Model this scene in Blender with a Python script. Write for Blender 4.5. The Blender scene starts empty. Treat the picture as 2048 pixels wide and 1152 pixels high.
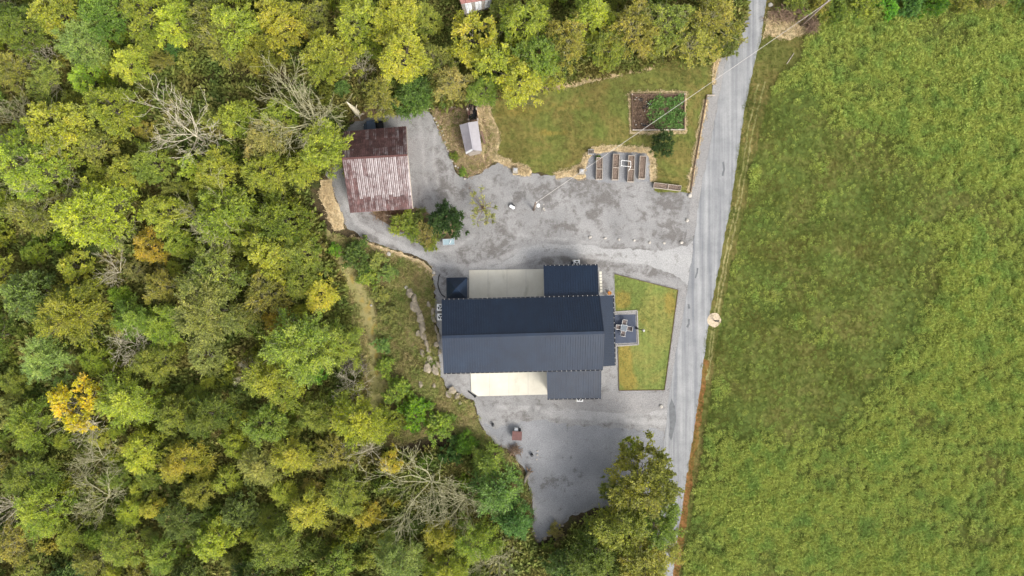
import bpy, bmesh, math, random
import numpy as np
from mathutils import Vector, Matrix
from mathutils.geometry import delaunay_2d_cdt

# ------------------------------------------------------------------ camera, light, exposure
SC = bpy.context.scene
COL = SC.collection
H = 82.0                       # flying height of the drone (m)
MPP = 0.06                     # metres per photo pixel on the ground (2048 wide)
cam = bpy.data.cameras.new('camera')
cam.lens = 24.0; cam.sensor_width = 36.0
cam.lens = 36.0 * H / (2048 * MPP)
cam.clip_start = 1.0; cam.clip_end = 2000
camo = bpy.data.objects.new('camera', cam); COL.objects.link(camo)
camo.location = (0, 0, H); camo.rotation_euler = (0, 0, 0)
SC.camera = camo

SUN_AZ, SUN_EL = math.radians(139), math.radians(42)
world = bpy.data.worlds.new('World'); SC.world = world; world.use_nodes = True
_n = world.node_tree.nodes
_s = _n.new('ShaderNodeTexSky'); _s.sky_type = 'NISHITA'; _s.sun_disc = False
_s.sun_elevation = SUN_EL; _s.sun_rotation = SUN_AZ; _s.air_density = 1.0; _s.dust_density = 4.0; _s.ozone_density = .6
_n['Background'].inputs[1].default_value = 0.15
_h = _n.new('ShaderNodeHueSaturation'); _h.inputs['Saturation'].default_value = .28      # thin high cloud: a paler sky
world.node_tree.links.new(_s.outputs[0], _h.inputs['Color']); world.node_tree.links.new(_h.outputs[0], _n['Background'].inputs[0])
sun = bpy.data.lights.new('sun', 'SUN'); sun.energy = 1.25; sun.angle = math.radians(22); sun.color = (1, .94, .84)
suno = bpy.data.objects.new('sun', sun); COL.objects.link(suno)
_d = Vector((math.sin(SUN_AZ) * math.cos(SUN_EL), math.cos(SUN_AZ) * math.cos(SUN_EL), math.sin(SUN_EL)))
suno.rotation_euler = _d.to_track_quat('Z', 'Y').to_euler(); suno.location = _d * 60
SC.view_settings.view_transform = 'Standard'; SC.view_settings.look = 'None'
SC.view_settings.gamma = 1.0; SC.view_settings.exposure = 1.1; SC.view_settings.use_curve_mapping = False
SC.render.engine = 'CYCLES'
SC.cycles.max_bounces = 6; SC.cycles.diffuse_bounces = 3; SC.cycles.glossy_bounces = 2
SC.cycles.transmission_bounces = 3; SC.cycles.transparent_max_bounces = 4

rng = np.random.default_rng(11)
random.seed(5)

# ------------------------------------------------------------------ general helpers
def P(px, py, z=0.0):
    """real place of a photo pixel whose point is z metres above the yard"""
    k = MPP * (H - z) / H
    return Vector(((px - 1024) * k, (576 - py) * k, z))

def link(name, me, mat=None, parent=None):
    o = bpy.data.objects.new(name, me); COL.objects.link(o)
    if mat is not None and len(me.materials) == 0: me.materials.append(mat)
    if parent is not None: o.parent = parent
    return o

def tag(o, label=None, cat=None, group=None, kind=None):
    if label: o['label'] = label
    if cat: o['category'] = cat
    if group: o['group'] = group
    if kind: o['kind'] = kind
    return o

def thing(name, label, cat, loc=(0, 0, 0), rz=0.0, group=None):
    o = bpy.data.objects.new(name, None); COL.objects.link(o)
    o.location = loc; o.rotation_euler = (0, 0, rz); o.empty_display_size = .3
    return tag(o, label, cat, group)

def copy_tree(o, parent=None):
    c = o.copy(); COL.objects.link(c)
    if parent is not None: c.parent = parent
    for ch in list(o.children): copy_tree(ch, c)
    return c

class MB:
    """collects boxes, tubes, prisms for ONE mesh"""
    def __init__(s): s.v = []; s.f = []; s.mi = []; s.cur = 0
    def add(s, vs, fs):
        b = len(s.v); s.mi += [s.cur] * len(fs); s.v += [tuple(v) for v in vs]; s.f += [tuple(i + b for i in f) for f in fs]; return s
    def hexa(s, p):   # 8 corners, bottom 0-3 ccw, top 4-7
        return s.add(p, [(3, 2, 1, 0), (4, 5, 6, 7), (0, 1, 5, 4), (1, 2, 6, 5), (2, 3, 7, 6), (3, 0, 4, 7)])
    def box(s, c, size, rz=0.0, M=None):
        hx, hy, hz = size[0] / 2, size[1] / 2, size[2] / 2
        vs = [Vector((x, y, z)) for z in (-hz, hz) for x, y in ((-hx, -hy), (hx, -hy), (hx, hy), (-hx, hy))]
        m = M if M is not None else Matrix.Rotation(rz, 3, 'Z')
        return s.hexa([m @ v + Vector(c) for v in vs])
    def bar(s, a, b, w, h):
        a, b = Vector(a), Vector(b); d = b - a
        q = d.to_track_quat('X', 'Z').to_matrix()
        return s.box((a + b) / 2, (d.length, w, h), M=q)
    def slab(s, quad, t):   # quad of 4 top corners (ccw seen from above), thickness t below
        q = [Vector(p) for p in quad]
        n = (q[1] - q[0]).cross(q[3] - q[0]).normalized()
        if n.z < 0: q = q[::-1]; n = -n
        return s.hexa([p - n * t for p in q] + q)
    def tube(s, pts, radii, n=6, cap=True):
        pts = [Vector(p) for p in pts]; rings = []; vs = []; fs = []
        if not hasattr(radii, '__len__'): radii = [radii] * len(pts)
        up = Vector((0, 0, 1))
        for i, p in enumerate(pts):
            d = (pts[min(i + 1, len(pts) - 1)] - pts[max(i - 1, 0)])
            d = d.normalized() if d.length > 1e-9 else up
            a = d.cross(up if abs(d.z) < .95 else Vector((1, 0, 0))).normalized(); b = a.cross(d)
            for k in range(n):
                t = 2 * math.pi * k / n
                vs.append(p + (a * math.cos(t) + b * math.sin(t)) * radii[i])
        for i in range(len(pts) - 1):
            for k in range(n):
                k2 = (k + 1) % n
                fs.append((i * n + k, i * n + k2, (i + 1) * n + k2, (i + 1) * n + k))
        if cap:
            fs.append(tuple(range(n))[::-1]); fs.append(tuple((len(pts) - 1) * n + k for k in range(n)))
        return s.add(vs, fs)
    def prism(s, poly, z0, z1):
        n = len(poly); a = sum(poly[i][0] * poly[(i + 1) % n][1] - poly[(i + 1) % n][0] * poly[i][1] for i in range(n))
        if a < 0: poly = poly[::-1]
        vs = [(p[0], p[1], z0) for p in poly] + [(p[0], p[1], z1) for p in poly]
        fs = [tuple(range(n))[::-1], tuple(range(n, 2 * n))] + [(i, (i + 1) % n, n + (i + 1) % n, n + i) for i in range(n)]
        return s.add(vs, fs)
    def mesh(s, name, smooth=False):
        me = bpy.data.meshes.new(name); me.from_pydata(s.v, [], s.f)
        if any(s.mi): me.polygons.foreach_set('material_index', s.mi)
        if smooth: me.polygons.foreach_set('use_smooth', [True] * len(me.polygons))
        me.update(); return me
    def build(s, name, mat, parent=None, smooth=False):
        return link(name, s.mesh(name, smooth), mat, parent)

def inv(o_parent, p):   # world point -> local of an empty (location + z rotation only)
    q = Vector(p) - o_parent.location
    return Matrix.Rotation(-o_parent.rotation_euler.z, 3, 'Z') @ q

# ------------------------------------------------------------------ materials
class NT:
    def __init__(s, name):
        s.m = bpy.data.materials.new(name); s.m.use_nodes = True
        s.t = s.m.node_tree; s.b = s.t.nodes['Principled BSDF']; s.out = s.t.nodes['Material Output']
    def n(s, typ, **kw):
        x = s.t.nodes.new(typ)
        for k, v in kw.items(): setattr(x, k, v)
        return x
    def l(s, a, b): s.t.links.new(a, b)
    def coord(s, kind='geo'):
        if kind == 'geo': return s.n('ShaderNodeNewGeometry').outputs['Position']
        return s.n('ShaderNodeTexCoord').outputs['Object']
    def noise(s, vec, scale, detail=4, rough=.55, dist=0.0, stretch=None, rot=0.0):
        if stretch is not None or rot:
            mp = s.n('ShaderNodeMapping'); s.l(vec, mp.inputs[0]); vec = mp.outputs[0]
            mp.inputs['Rotation'].default_value = (0, 0, rot)
            mp.inputs['Scale'].default_value = stretch or (1, 1, 1)
        x = s.n('ShaderNodeTexNoise'); x.inputs['Scale'].default_value = scale; x.inputs['Detail'].default_value = detail
        x.inputs['Roughness'].default_value = rough; x.inputs['Distortion'].default_value = dist
        s.l(vec, x.inputs['Vector']); return x.outputs['Fac']
    def ramp(s, fac, stops, interp='LINEAR'):
        r = s.n('ShaderNodeValToRGB'); r.color_ramp.interpolation = interp; e = r.color_ramp.elements
        while len(e) < len(stops): e.new(.5)
        for el, (p, c) in zip(e, stops):
            el.position = p; el.color = (*c, 1) if len(c) == 3 else c
        s.l(fac, r.inputs[0]); return r.outputs[0]
    def step(s, fac, lo, hi):
        r = s.n('ShaderNodeMapRange'); r.interpolation_type = 'SMOOTHSTEP'
        r.inputs[1].default_value = lo; r.inputs[2].default_value = hi
        s.l(fac, r.inputs[0]); return r.outputs[0]
    def math(s, op, a, b=None):
        x = s.n('ShaderNodeMath', operation=op)
        for i, v in enumerate((a, b)):
            if v is None: continue
            if isinstance(v, (int, float)): x.inputs[i].default_value = v
            else: s.l(v, x.inputs[i])
        return x.outputs[0]
    def mix(s, fac, a, b, mode='MIX'):
        x = s.n('ShaderNodeMix', data_type='RGBA', blend_type=mode)
        for i, v in ((0, fac), (6, a), (7, b)):
            if isinstance(v, (int, float)): x.inputs[i].default_value = v
            elif isinstance(v, tuple): x.inputs[i].default_value = (*v, 1)
            else: s.l(v, x.inputs[i])
        return x.outputs[2]
    def attr(s, name): return s.n('ShaderNodeAttribute', attribute_name=name).outputs['Fac']
    def bump(s, hgt, strength=.3, dist=.05):
        x = s.n('ShaderNodeBump'); x.inputs['Strength'].default_value = strength; x.inputs['Distance'].default_value = dist
        s.l(hgt, x.inputs['Height']); s.l(x.outputs[0], s.b.inputs['Normal'])
    def done(s, col=None, rough=.9, metal=0.0, spec=.3):
        if col is not None:
            if isinstance(col, tuple): s.b.inputs['Base Color'].default_value = (*col, 1)
            else: s.l(col, s.b.inputs['Base Color'])
        if isinstance(rough, (int, float)): s.b.inputs['Roughness'].default_value = rough
        else: s.l(rough, s.b.inputs['Roughness'])
        s.b.inputs['Metallic'].default_value = metal
        s.b.inputs['Specular IOR Level'].default_value = spec
        return s.m

def mat_simple(name, col, rough=.7, metal=0.0, var=.25, scale=6.0, spec=.3):
    t = NT(name); v = t.coord('obj'); f = t.noise(v, scale, 5, .6)
    c0 = tuple(c * (1 - var) for c in col); c1 = tuple(min(1, c * (1 + var)) for c in col)
    return t.done(t.ramp(f, [(.3, c0), (.7, c1)]), rough, metal, spec)

# soil / forest floor
def m_ground():
    t = NT('forest_floor'); p = t.coord()
    a = t.ramp(t.noise(p, .35, 6, .65), [(.35, (.045, .034, .02)), (.5, (.085, .065, .035)), (.62, (.06, .07, .02)), (.75, (.05, .065, .018))])
    b = t.ramp(t.noise(p, 5, 6, .7), [(.3, (.35, .35, .35)), (.7, (1.35, 1.3, 1.2))])
    t.bump(t.noise(p, 4, 6, .7), .8, .2)
    return t.done(t.mix(1.0, a, b, 'MULTIPLY'), .95)
def m_bank():
    t = NT('rough_bank'); p = t.coord()
    a = t.ramp(t.noise(p, .45, 6, .65), [(.34, (.13, .15, .045)), (.48, (.21, .2, .075)), (.58, (.3, .24, .115)), (.72, (.15, .175, .05))])
    b = t.ramp(t.noise(p, 7, 5, .7), [(.3, (.5, .5, .5)), (.7, (1.35, 1.3, 1.2))])
    t.bump(t.noise(p, 6, 5, .7), .7, .12)
    return t.done(t.mix(1.0, a, b, 'MULTIPLY'), .95)
def m_gravel(name, pale, dark, dirt, patch=(.42, .66), patch_amt=.82, scale=.75, blue=.0):
    t = NT(name); p = t.coord()
    a = t.ramp(t.noise(p, .22, 5, .6), [(.35, dark), (.62, pale)])
    w = t.noise(p, scale, 7, .68, .5)
    w = t.math('ADD', w, t.math('MULTIPLY', t.math('SUBTRACT', t.attr('dirt'), .35), .16))
    fine = t.noise(p, 2.2, 7, .75)
    w = t.math('ADD', w, t.math('MULTIPLY', t.math('SUBTRACT', fine, .5), .55))
    m = t.math('MULTIPLY', t.step(w, *patch), patch_amt)
    c = t.mix(m, a, dirt)
    pl = t.math('MULTIPLY', t.step(t.math('ADD', t.attr('pale'), t.math('MULTIPLY', t.math('SUBTRACT', fine, .5), .9 if False else 1.5)), .3, 1.0), .55)
    c = t.mix(pl, c, tuple(min(1, k * 1.32) for k in pale))
    st = t.ramp(t.noise(p, 9, 4, .8), [(.3, (.52, .52, .53)), (.5, (1, 1, 1)), (.72, (1.5, 1.48, 1.44))])
    c = t.mix(.85, c, st, 'MULTIPLY')
    t.bump(t.noise(p, 14, 4, .75), .6, .04)
    return t.done(c, .92)
def m_lawn(name, stops, stripes=0.0, rot=0.0):
    t = NT(name); p = t.coord()
    a = t.ramp(t.noise(p, .16, 6, .62, .4), stops)
    b = t.ramp(t.noise(p, 3.5, 7, .75), [(.28, (.66, .68, .6)), (.5, (1, 1, 1)), (.75, (1.4, 1.32, 1.15))])
    c = t.mix(.9, a, b, 'MULTIPLY')
    if stripes:
        s_ = t.noise(p, 1.0, 3, .5, stretch=(2.2, .12, 1), rot=rot)
        c = t.mix(stripes, c, t.ramp(s_, [(.35, (.72, .75, .6)), (.65, (1.3, 1.25, 1.2))]), 'MULTIPLY')
    c = t.mix(t.math('MULTIPLY', t.step(t.math('ADD', t.attr('dirt'), t.math('MULTIPLY', t.math('SUBTRACT', t.noise(p, .9, 6, .7), .5), 1.2)), .25, .8), .75), c, (.26, .19, .045))
    t.bump(t.noise(p, 16, 4, .8), .7, .05)
    return t.done(c, .95, spec=.15)
def m_road():
    t = NT('worn_asphalt'); p = t.coord()
    a = t.ramp(t.noise(p, .5, 6, .65), [(.3, (.182, .186, .192)), (.7, (.25, .253, .255))])
    s_ = t.noise(p, 1.0, 4, .55, stretch=(2.0, .05, 1), rot=math.radians(-13))
    c = t.mix(.9, a, t.ramp(s_, [(.3, (.62, .64, .68)), (.5, (1, 1, 1)), (.68, (1.28, 1.27, 1.25))]), 'MULTIPLY')
    f = t.ramp(t.noise(p, 11, 4, .8), [(.3, (.8, .8, .8)), (.7, (1.2, 1.2, 1.2))])
    c = t.mix(.9, c, f, 'MULTIPLY')
    c = t.mix(t.math('MULTIPLY', t.step(t.math('ADD', t.attr('dirt'), t.math('MULTIPLY', t.math('SUBTRACT', t.noise(p, 1.6, 6, .7), .5), .8)), .3, .9), .5), c, (.1, .103, .11))
    t.bump(t.noise(p, 22, 3, .7), .35, .02)
    return t.done(c, .85)
def m_concrete():
    t = NT('pale_concrete'); p = t.coord()
    a = t.ramp(t.noise(p, .5, 5, .6), [(.3, (.48, .45, .375)), (.65, (.55, .525, .45))])
    st = t.noise(p, 1.0, 5, .6, .3, stretch=(.9, .35, 1))
    c = t.mix(t.math('MULTIPLY', t.step(st, .56, .76), .45), a, (.27, .25, .18))
    c = t.mix(.5, c, t.ramp(t.noise(p, 14, 4, .7), [(.3, (.88, .88, .88)), (.7, (1.1, 1.1, 1.1))]), 'MULTIPLY')
    return t.done(c, .8)
def m_roof():
    t = NT('navy_standing_metal'); p = t.coord('obj')
    a = t.ramp(t.noise(p, .4, 5, .6), [(.3, (.003, .011, .029)), (.7, (.005, .0155, .036))])
    r = t.ramp(t.noise(p, 1.2, 6, .7), [(.3, (.42, .42, .42)), (.7, (.54, .54, .54))])
    c_ = t.ramp(t.noise(p, .9, 6, .7, stretch=(1, .35, 1)), [(.35, (.7, .72, .75)), (.7, (1.4, 1.36, 1.3))]); a = t.mix(.7, a, c_, 'MULTIPLY')
    x = t.done(a, .42, 0, .46); t.l(r, t.b.inputs['Roughness']); return x
def m_barn_roof():
    """zinc sheet gone to rust; rust depends on the sheet (object colour) and on blotches"""
    t = NT('rusty_roof_sheet'); p = t.coord()
    oi = t.n('ShaderNodeObjectInfo'); hs = t.n('ShaderNodeSeparateColor'); t.l(oi.outputs['Color'], hs.inputs[0])
    rust_lvl = hs.outputs[0]
    zinc = t.ramp(t.noise(p, 2.2, 6, .7, stretch=(1, .6, 1)), [(.32, (.2, .165, .165)), (.68, (.43, .395, .395))])
    rust = t.ramp(t.noise(p, 1.1, 6, .7), [(.3, (.026, .013, .013)), (.48, (.065, .028, .026)), (.68, (.16, .08, .075))])
    w = t.noise(p, 1.3, 8, .72, .3, stretch=(1.6, .7, 1))
    w2 = t.math('ADD', w, t.math('SUBTRACT', rust_lvl, .5))
    c = t.mix(t.step(w2, .34, .70), zinc, rust)
    pe = t.noise(p, 5.5, 6, .75, stretch=(1, .4, 1))
    c = t.mix(t.math('MULTIPLY', t.step(pe, .58, .66), .5), c, (.13, .075, .07))
    return t.done(c, .55, .15, .4)
def m_wood(name, col, var=.4):
    t = NT(name); p = t.coord('obj')
    f = t.noise(p, 3, 6, .7, stretch=(1, 6, 6))
    return t.done(t.ramp(f, [(.3, tuple(c * (1 - var) for c in col)), (.7, tuple(c * (1 + var) for c in col))]), .85)
def m_leaf(name, trans=.42, huev=.042, valv=.6, satv=.35):
    """leaf colour = the object's own colour, varied from leaf to leaf and from spray to spray"""
    t = NT(name)
    oi = t.n('ShaderNodeObjectInfo'); v = t.attr('tone'); v2 = t.attr('leaf')
    h = t.n('ShaderNodeHueSaturation')
    t.l(oi.outputs['Color'], h.inputs['Color'])
    t.l(t.math('ADD', t.math('MULTIPLY', v, -huev), .502 + huev / 2), h.inputs['Hue'])
    t.l(t.math('ADD', t.math('MULTIPLY', v2, satv), 1 - satv / 2), h.inputs['Saturation'])
    t.l(t.math('MULTIPLY', t.math('ADD', t.math('MULTIPLY', v, valv), 1 - valv / 2), t.math('ADD', t.math('MULTIPLY', v2, .7), .65)), h.inputs['Value'])
    t.l(h.outputs[0], t.b.inputs['Base Color']); t.b.inputs['Roughness'].default_value = .6
    t.b.inputs['Specular IOR Level'].default_value = .25
    tr = t.n('ShaderNodeBsdfTranslucent'); t.l(h.outputs[0], tr.inputs[0])
    mx = t.n('ShaderNodeMixShader'); mx.inputs[0].default_value = trans
    t.l(t.b.outputs[0], mx.inputs[1]); t.l(tr.outputs[0], mx.inputs[2]); t.l(mx.outputs[0], t.out.inputs[0])
    return t.m
def m_tuft(name, stops, scale=.25, trans=.3, warm=(.2, .16, .04), warm_amt=.4):
    """ground cover: species patches by place, every tuft a little different"""
    t = NT(name); p = t.coord()
    c = t.ramp(t.noise(p, scale, 6, .65, .3), stops)
    oi = t.n('ShaderNodeObjectInfo'); r = oi.outputs['Random']
    c = t.mix(t.math('MULTIPLY', t.step(r, .7, 1.0), warm_amt), c, warm)
    h = t.n('ShaderNodeHueSaturation'); t.l(c, h.inputs['Color'])
    t.l(t.math('ADD', t.math('MULTIPLY', t.attr('leaf'), .8), .55), h.inputs['Value'])
    t.l(h.outputs[0], t.b.inputs['Base Color']); t.b.inputs['Roughness'].default_value = .7
    t.b.inputs['Specular IOR Level'].default_value = .2
    tr = t.n('ShaderNodeBsdfTranslucent'); t.l(h.outputs[0], tr.inputs[0])
    mx = t.n('ShaderNodeMixShader'); mx.inputs[0].default_value = trans
    t.l(t.b.outputs[0], mx.inputs[1]); t.l(tr.outputs[0], mx.inputs[2]); t.l(mx.outputs[0], t.out.inputs[0])
    return t.m
def m_bark(name, c0, c1):
    t = NT(name); p = t.coord('obj')
    return t.done(t.ramp(t.noise(p, 3, 5, .7), [(.3, c0), (.7, c1)]), .9)

M = dict(
    ground=m_ground(), bank=m_bank(),
    gravel=m_gravel('yard_gravel', (.255, .25, .245), (.192, .19, .188), (.108, .099, .092)),
    track=m_gravel('driveway_gravel', (.325, .322, .316), (.262, .26, .257), (.15, .142, .134), (.5, .66), .7, .9),
    crushed=m_gravel('crushed_stone', (.255, .247, .24), (.205, .2, .197), (.13, .12, .112), (.5, .7), .7, 1.6),
    bluegravel=m_gravel('grey_blue_gravel', (.225, .228, .236), (.17, .174, .183), (.095, .09, .085), (.52, .68), .7, .8),
    lawn=m_lawn('yard_lawn', [(.3, (.11, .135, .034)), (.44, (.14, .155, .04)), (.54, (.18, .15, .048)), (.64, (.13, .155, .038)), (.76, (.12, .15, .036))], .35, .1),
    front=m_lawn('front_lawn', [(.3, (.115, .16, .042)), (.5, (.15, .185, .05)), (.62, (.2, .195, .058)), (.75, (.125, .165, .042))], .45, .1),
    field=m_lawn('meadow_soil', [(.3, (.07, .105, .024)), (.5, (.10, .13, .03)), (.62, (.13, .13, .038)), (.75, (.08, .115, .026))], .3, -.2),
    verge=m_lawn('road_verge', [(.3, (.085, .10, .028)), (.48, (.115, .115, .035)), (.6, (.155, .125, .048)), (.75, (.09, .105, .028))], .8, -.2),
    redverge=m_lawn('rusty_verge', [(.3, (.16, .085, .03)), (.5, (.21, .1, .04)), (.7, (.14, .11, .03))], .6, -.2),
    worn=m_lawn('worn_track', [(.3, (.17, .18, .055)), (.5, (.25, .22, .10)), (.7, (.19, .195, .06))]), kerb=mat_simple('weathered_kerb', (.27, .255, .24), .9, var=.2),
    straw=m_lawn('dead_grass', [(.3, (.42, .33, .19)), (.5, (.53, .42, .26)), (.7, (.58, .48, .31))]),
    dirt=m_lawn('bare_dirt', [(.3, (.13, .09, .055)), (.5, (.2, .145, .09)), (.7, (.16, .14, .06))]),
    road=m_road(), concrete=m_concrete(), roof=m_roof(), barnroof=m_barn_roof(),
    patch=mat_simple('fresh_asphalt', (.115, .12, .125), .8, var=.2, scale=2),
    redwood=m_wood('red_barn_boards', (.16, .05, .035)), greywood=m_wood('grey_boards', (.26, .23, .2)),
    palewood=m_wood('pale_timber', (.36, .31, .26), .25), darkwood=m_wood('dark_timber', (.11, .07, .05)),
    siding=m_wood('white_siding', (.6, .59, .56), .06),
    trim=mat_simple('dark_trim', (.025, .03, .042), .4), hanger=mat_simple('pale_steel', (.55, .53, .5), .4, .4),
    glass=mat_simple('window_glass', (.03, .035, .04), .08, 0, .1, 1, .5),
    white=mat_simple('white_paint', (.75, .75, .73), .5, var=.06), black=mat_simple('black_plastic', (.012, .013, .015), .5),
    steel=mat_simple('galvanised_steel', (.42, .43, .44), .4, .5), shedroof=mat_simple('grey_ribbed_sheet', (.36, .34, .36), .45, .25, .08, 2),
    mat_blue=mat_simple('slate_blue_deck', (.045, .056, .085), .6, var=.12, scale=1.5),
    wicker=mat_simple('brown_sling', (.15, .12, .11), .7), tableglass=mat_simple('smoky_table_glass', (.14, .16, .18), .25, 0, .15),
    soil=mat_simple('planting_soil', (.10, .066, .045), .95, var=.7, scale=7), mulch=mat_simple('bark_mulch', (.15, .112, .088), .95, var=.6, scale=9),
    rock=mat_simple('limestone', (.245, .21, .155), .9, var=.35, scale=2.2), palerock=mat_simple('pale_limestone', (.36, .335, .295), .9, var=.2, scale=3),
    rustlid=mat_simple('rust_brown_sheet', (.105, .05, .045), .55, .2, .2, 3), redroof=mat_simple('faded_red_sheet', (.42, .2, .17), .6, .1),
    buggy=mat_simple('dark_blue_bodywork', (.02, .032, .05), .35), tyre=mat_simple('tyre_rubber', (.015, .015, .015), .85),
    pole=m_wood('weathered_pole', (.2, .16, .13)), wire=mat_simple('pale_cable', (.45, .42, .39), .5, 0, .05),
    tank=mat_simple('white_tank', (.8, .82, .82), .35, 0, .05), paleblue=mat_simple('pale_blue_panel', (.25, .33, .36), .25, 0, .12, 3),
    pot=mat_simple('terracotta', (.4, .17, .07), .8), chips=mat_simple('tan_stone_chips', (.48, .39, .28), .9, var=.2, scale=5),
    leaf=m_leaf('foliage'), leafdark=m_leaf('foliage_dense', .25, .03, .7), 
    bark=m_bark('grey_bark', (.10, .085, .065), (.27, .24, .2)), palebark=m_bark('bleached_bark', (.36, .32, .23), (.6, .55, .41)),
    mossbark=m_bark('lichen_bark', (.24, .23, .12), (.46, .43, .27)), brownbark=m_bark('brown_twigs', (.1, .065, .045), (.26, .18, .12)),
    weed=m_tuft('meadow_weeds', [(.30, (.195, .305, .07)), (.42, (.28, .385, .085)), (.52, (.395, .45, .098)), (.6, (.315, .405, .09)), (.7, (.25, .375, .08))], .33, .35, (.40, .36, .09), .3),
    shortgrass=m_tuft('short_grass', [(.32, (.105, .15, .03)), (.5, (.15, .185, .036)), (.66, (.19, .185, .045))], .3, .3, (.2, .14, .05), .5),
    lawngrass=m_tuft('lawn_grass', [(.34, (.12, .155, .04)), (.5, (.15, .175, .044)), (.6, (.19, .165, .055)), (.72, (.135, .17, .04))], .2, .3, (.2, .15, .05), .4),
    frontgrass=m_tuft('front_grass', [(.34, (.125, .175, .052)), (.5, (.155, .2, .058)), (.62, (.225, .215, .07)), (.72, (.125, .175, .052))], .25, .3, (.28, .23, .06), .3),
    bankweed=m_tuft('bank_weeds', [(.34, (.18, .25, .06)), (.48, (.28, .295, .09)), (.6, (.37, .31, .145)), (.72, (.21, .27, .065))], .4, .3, (.26, .18, .09), .6),
    under=m_tuft('undergrowth', [(.34, (.13, .19, .045)), (.5, (.21, .24, .055)), (.62, (.27, .24, .07)), (.75, (.15, .21, .048))], .3, .3, (.19, .13, .06), .6),
    dryweed=m_tuft('dry_grass', [(.34, (.50, .39, .22)), (.55, (.57, .45, .28)), (.7, (.42, .34, .17))], .7, .2, (.2, .17, .05), .4),
    veg=m_tuft('vegetable_leaves', [(.34, (.11, .24, .06)), (.55, (.16, .30, .075)), (.7, (.20, .33, .085))], .9, .3, (.12, .17, .04), .3),
    stone=m_tuft('loose_stone', [(.34, (.2, .195, .19)), (.55, (.27, .265, .26)), (.7, (.34, .325, .3))], 2.5, 0.0, (.3, .24, .18), .5),
)

# ------------------------------------------------------------------ terrain and sheets
BANK_EDGE = [(-900, 330), (420, 330), (600, 335), (650, 390), (690, 478), (790, 520), (858, 545), (862, 620), (868, 740), (915, 800), (975, 880), (1035, 930), (1050, 1080), (1050, 1500)]
BE = np.array([((x - 1024) * MPP, (576 - y) * MPP) for x, y in BANK_EDGE])
def seg_dist(x, y, poly, closed=False):
    d = np.full(np.shape(x), 1e9)
    n = len(poly)
    for i in range(n if closed else n - 1):
        a, b = poly[i], poly[(i + 1) % n]; ab = b - a; L = max(ab @ ab, 1e-12)
        t = np.clip(((x - a[0]) * ab[0] + (y - a[1]) * ab[1]) / L, 0, 1)
        d = np.minimum(d, np.hypot(x - a[0] - t * ab[0], y - a[1] - t * ab[1]))
    return d
def inside(x, y, poly):
    r = np.zeros(np.shape(x), bool); n = len(poly)
    for i in range(n):
        a, b = poly[i], poly[(i + 1) % n]
        if a[1] == b[1]: continue
        c = ((a[1] > y) != (b[1] > y)) & (x < (b[0] - a[0]) * (y - a[1]) / (b[1] - a[1]) + a[0])
        r ^= c
    return r
BP = np.vstack([BE, [[-180, -60]], [[-180, 15]]])
def wav(x, y, s, f):
    r = np.random.default_rng(s); o = 0
    for k in range(5):
        th = r.uniform(0, 6.28); fr = f * (0.6 + 1.6 * r.random())
        o = o + np.sin((x * np.cos(th) + y * np.sin(th)) * fr + r.uniform(0, 6.28))
    return o / 5
def terrain(x, y):
    x = np.asarray(x, float); y = np.asarray(y, float)
    d = np.where(inside(x, y, BP), seg_dist(x, y, BE), 0)
    t = np.clip(d / 7.0, 0, 1); s = t * t * (3 - 2 * t)
    return -1.9 * s + s * .25 * wav(x, y, 3, .5)
def G(px, py, h=0.0):
    """point on the terrain (plus h) seen at a photo pixel"""
    z = 0.0
    for _ in range(4):
        p = P(px, py, z + h); z = float(terrain(p.x, p.y))
    return P(px, py, z + h)

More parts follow.
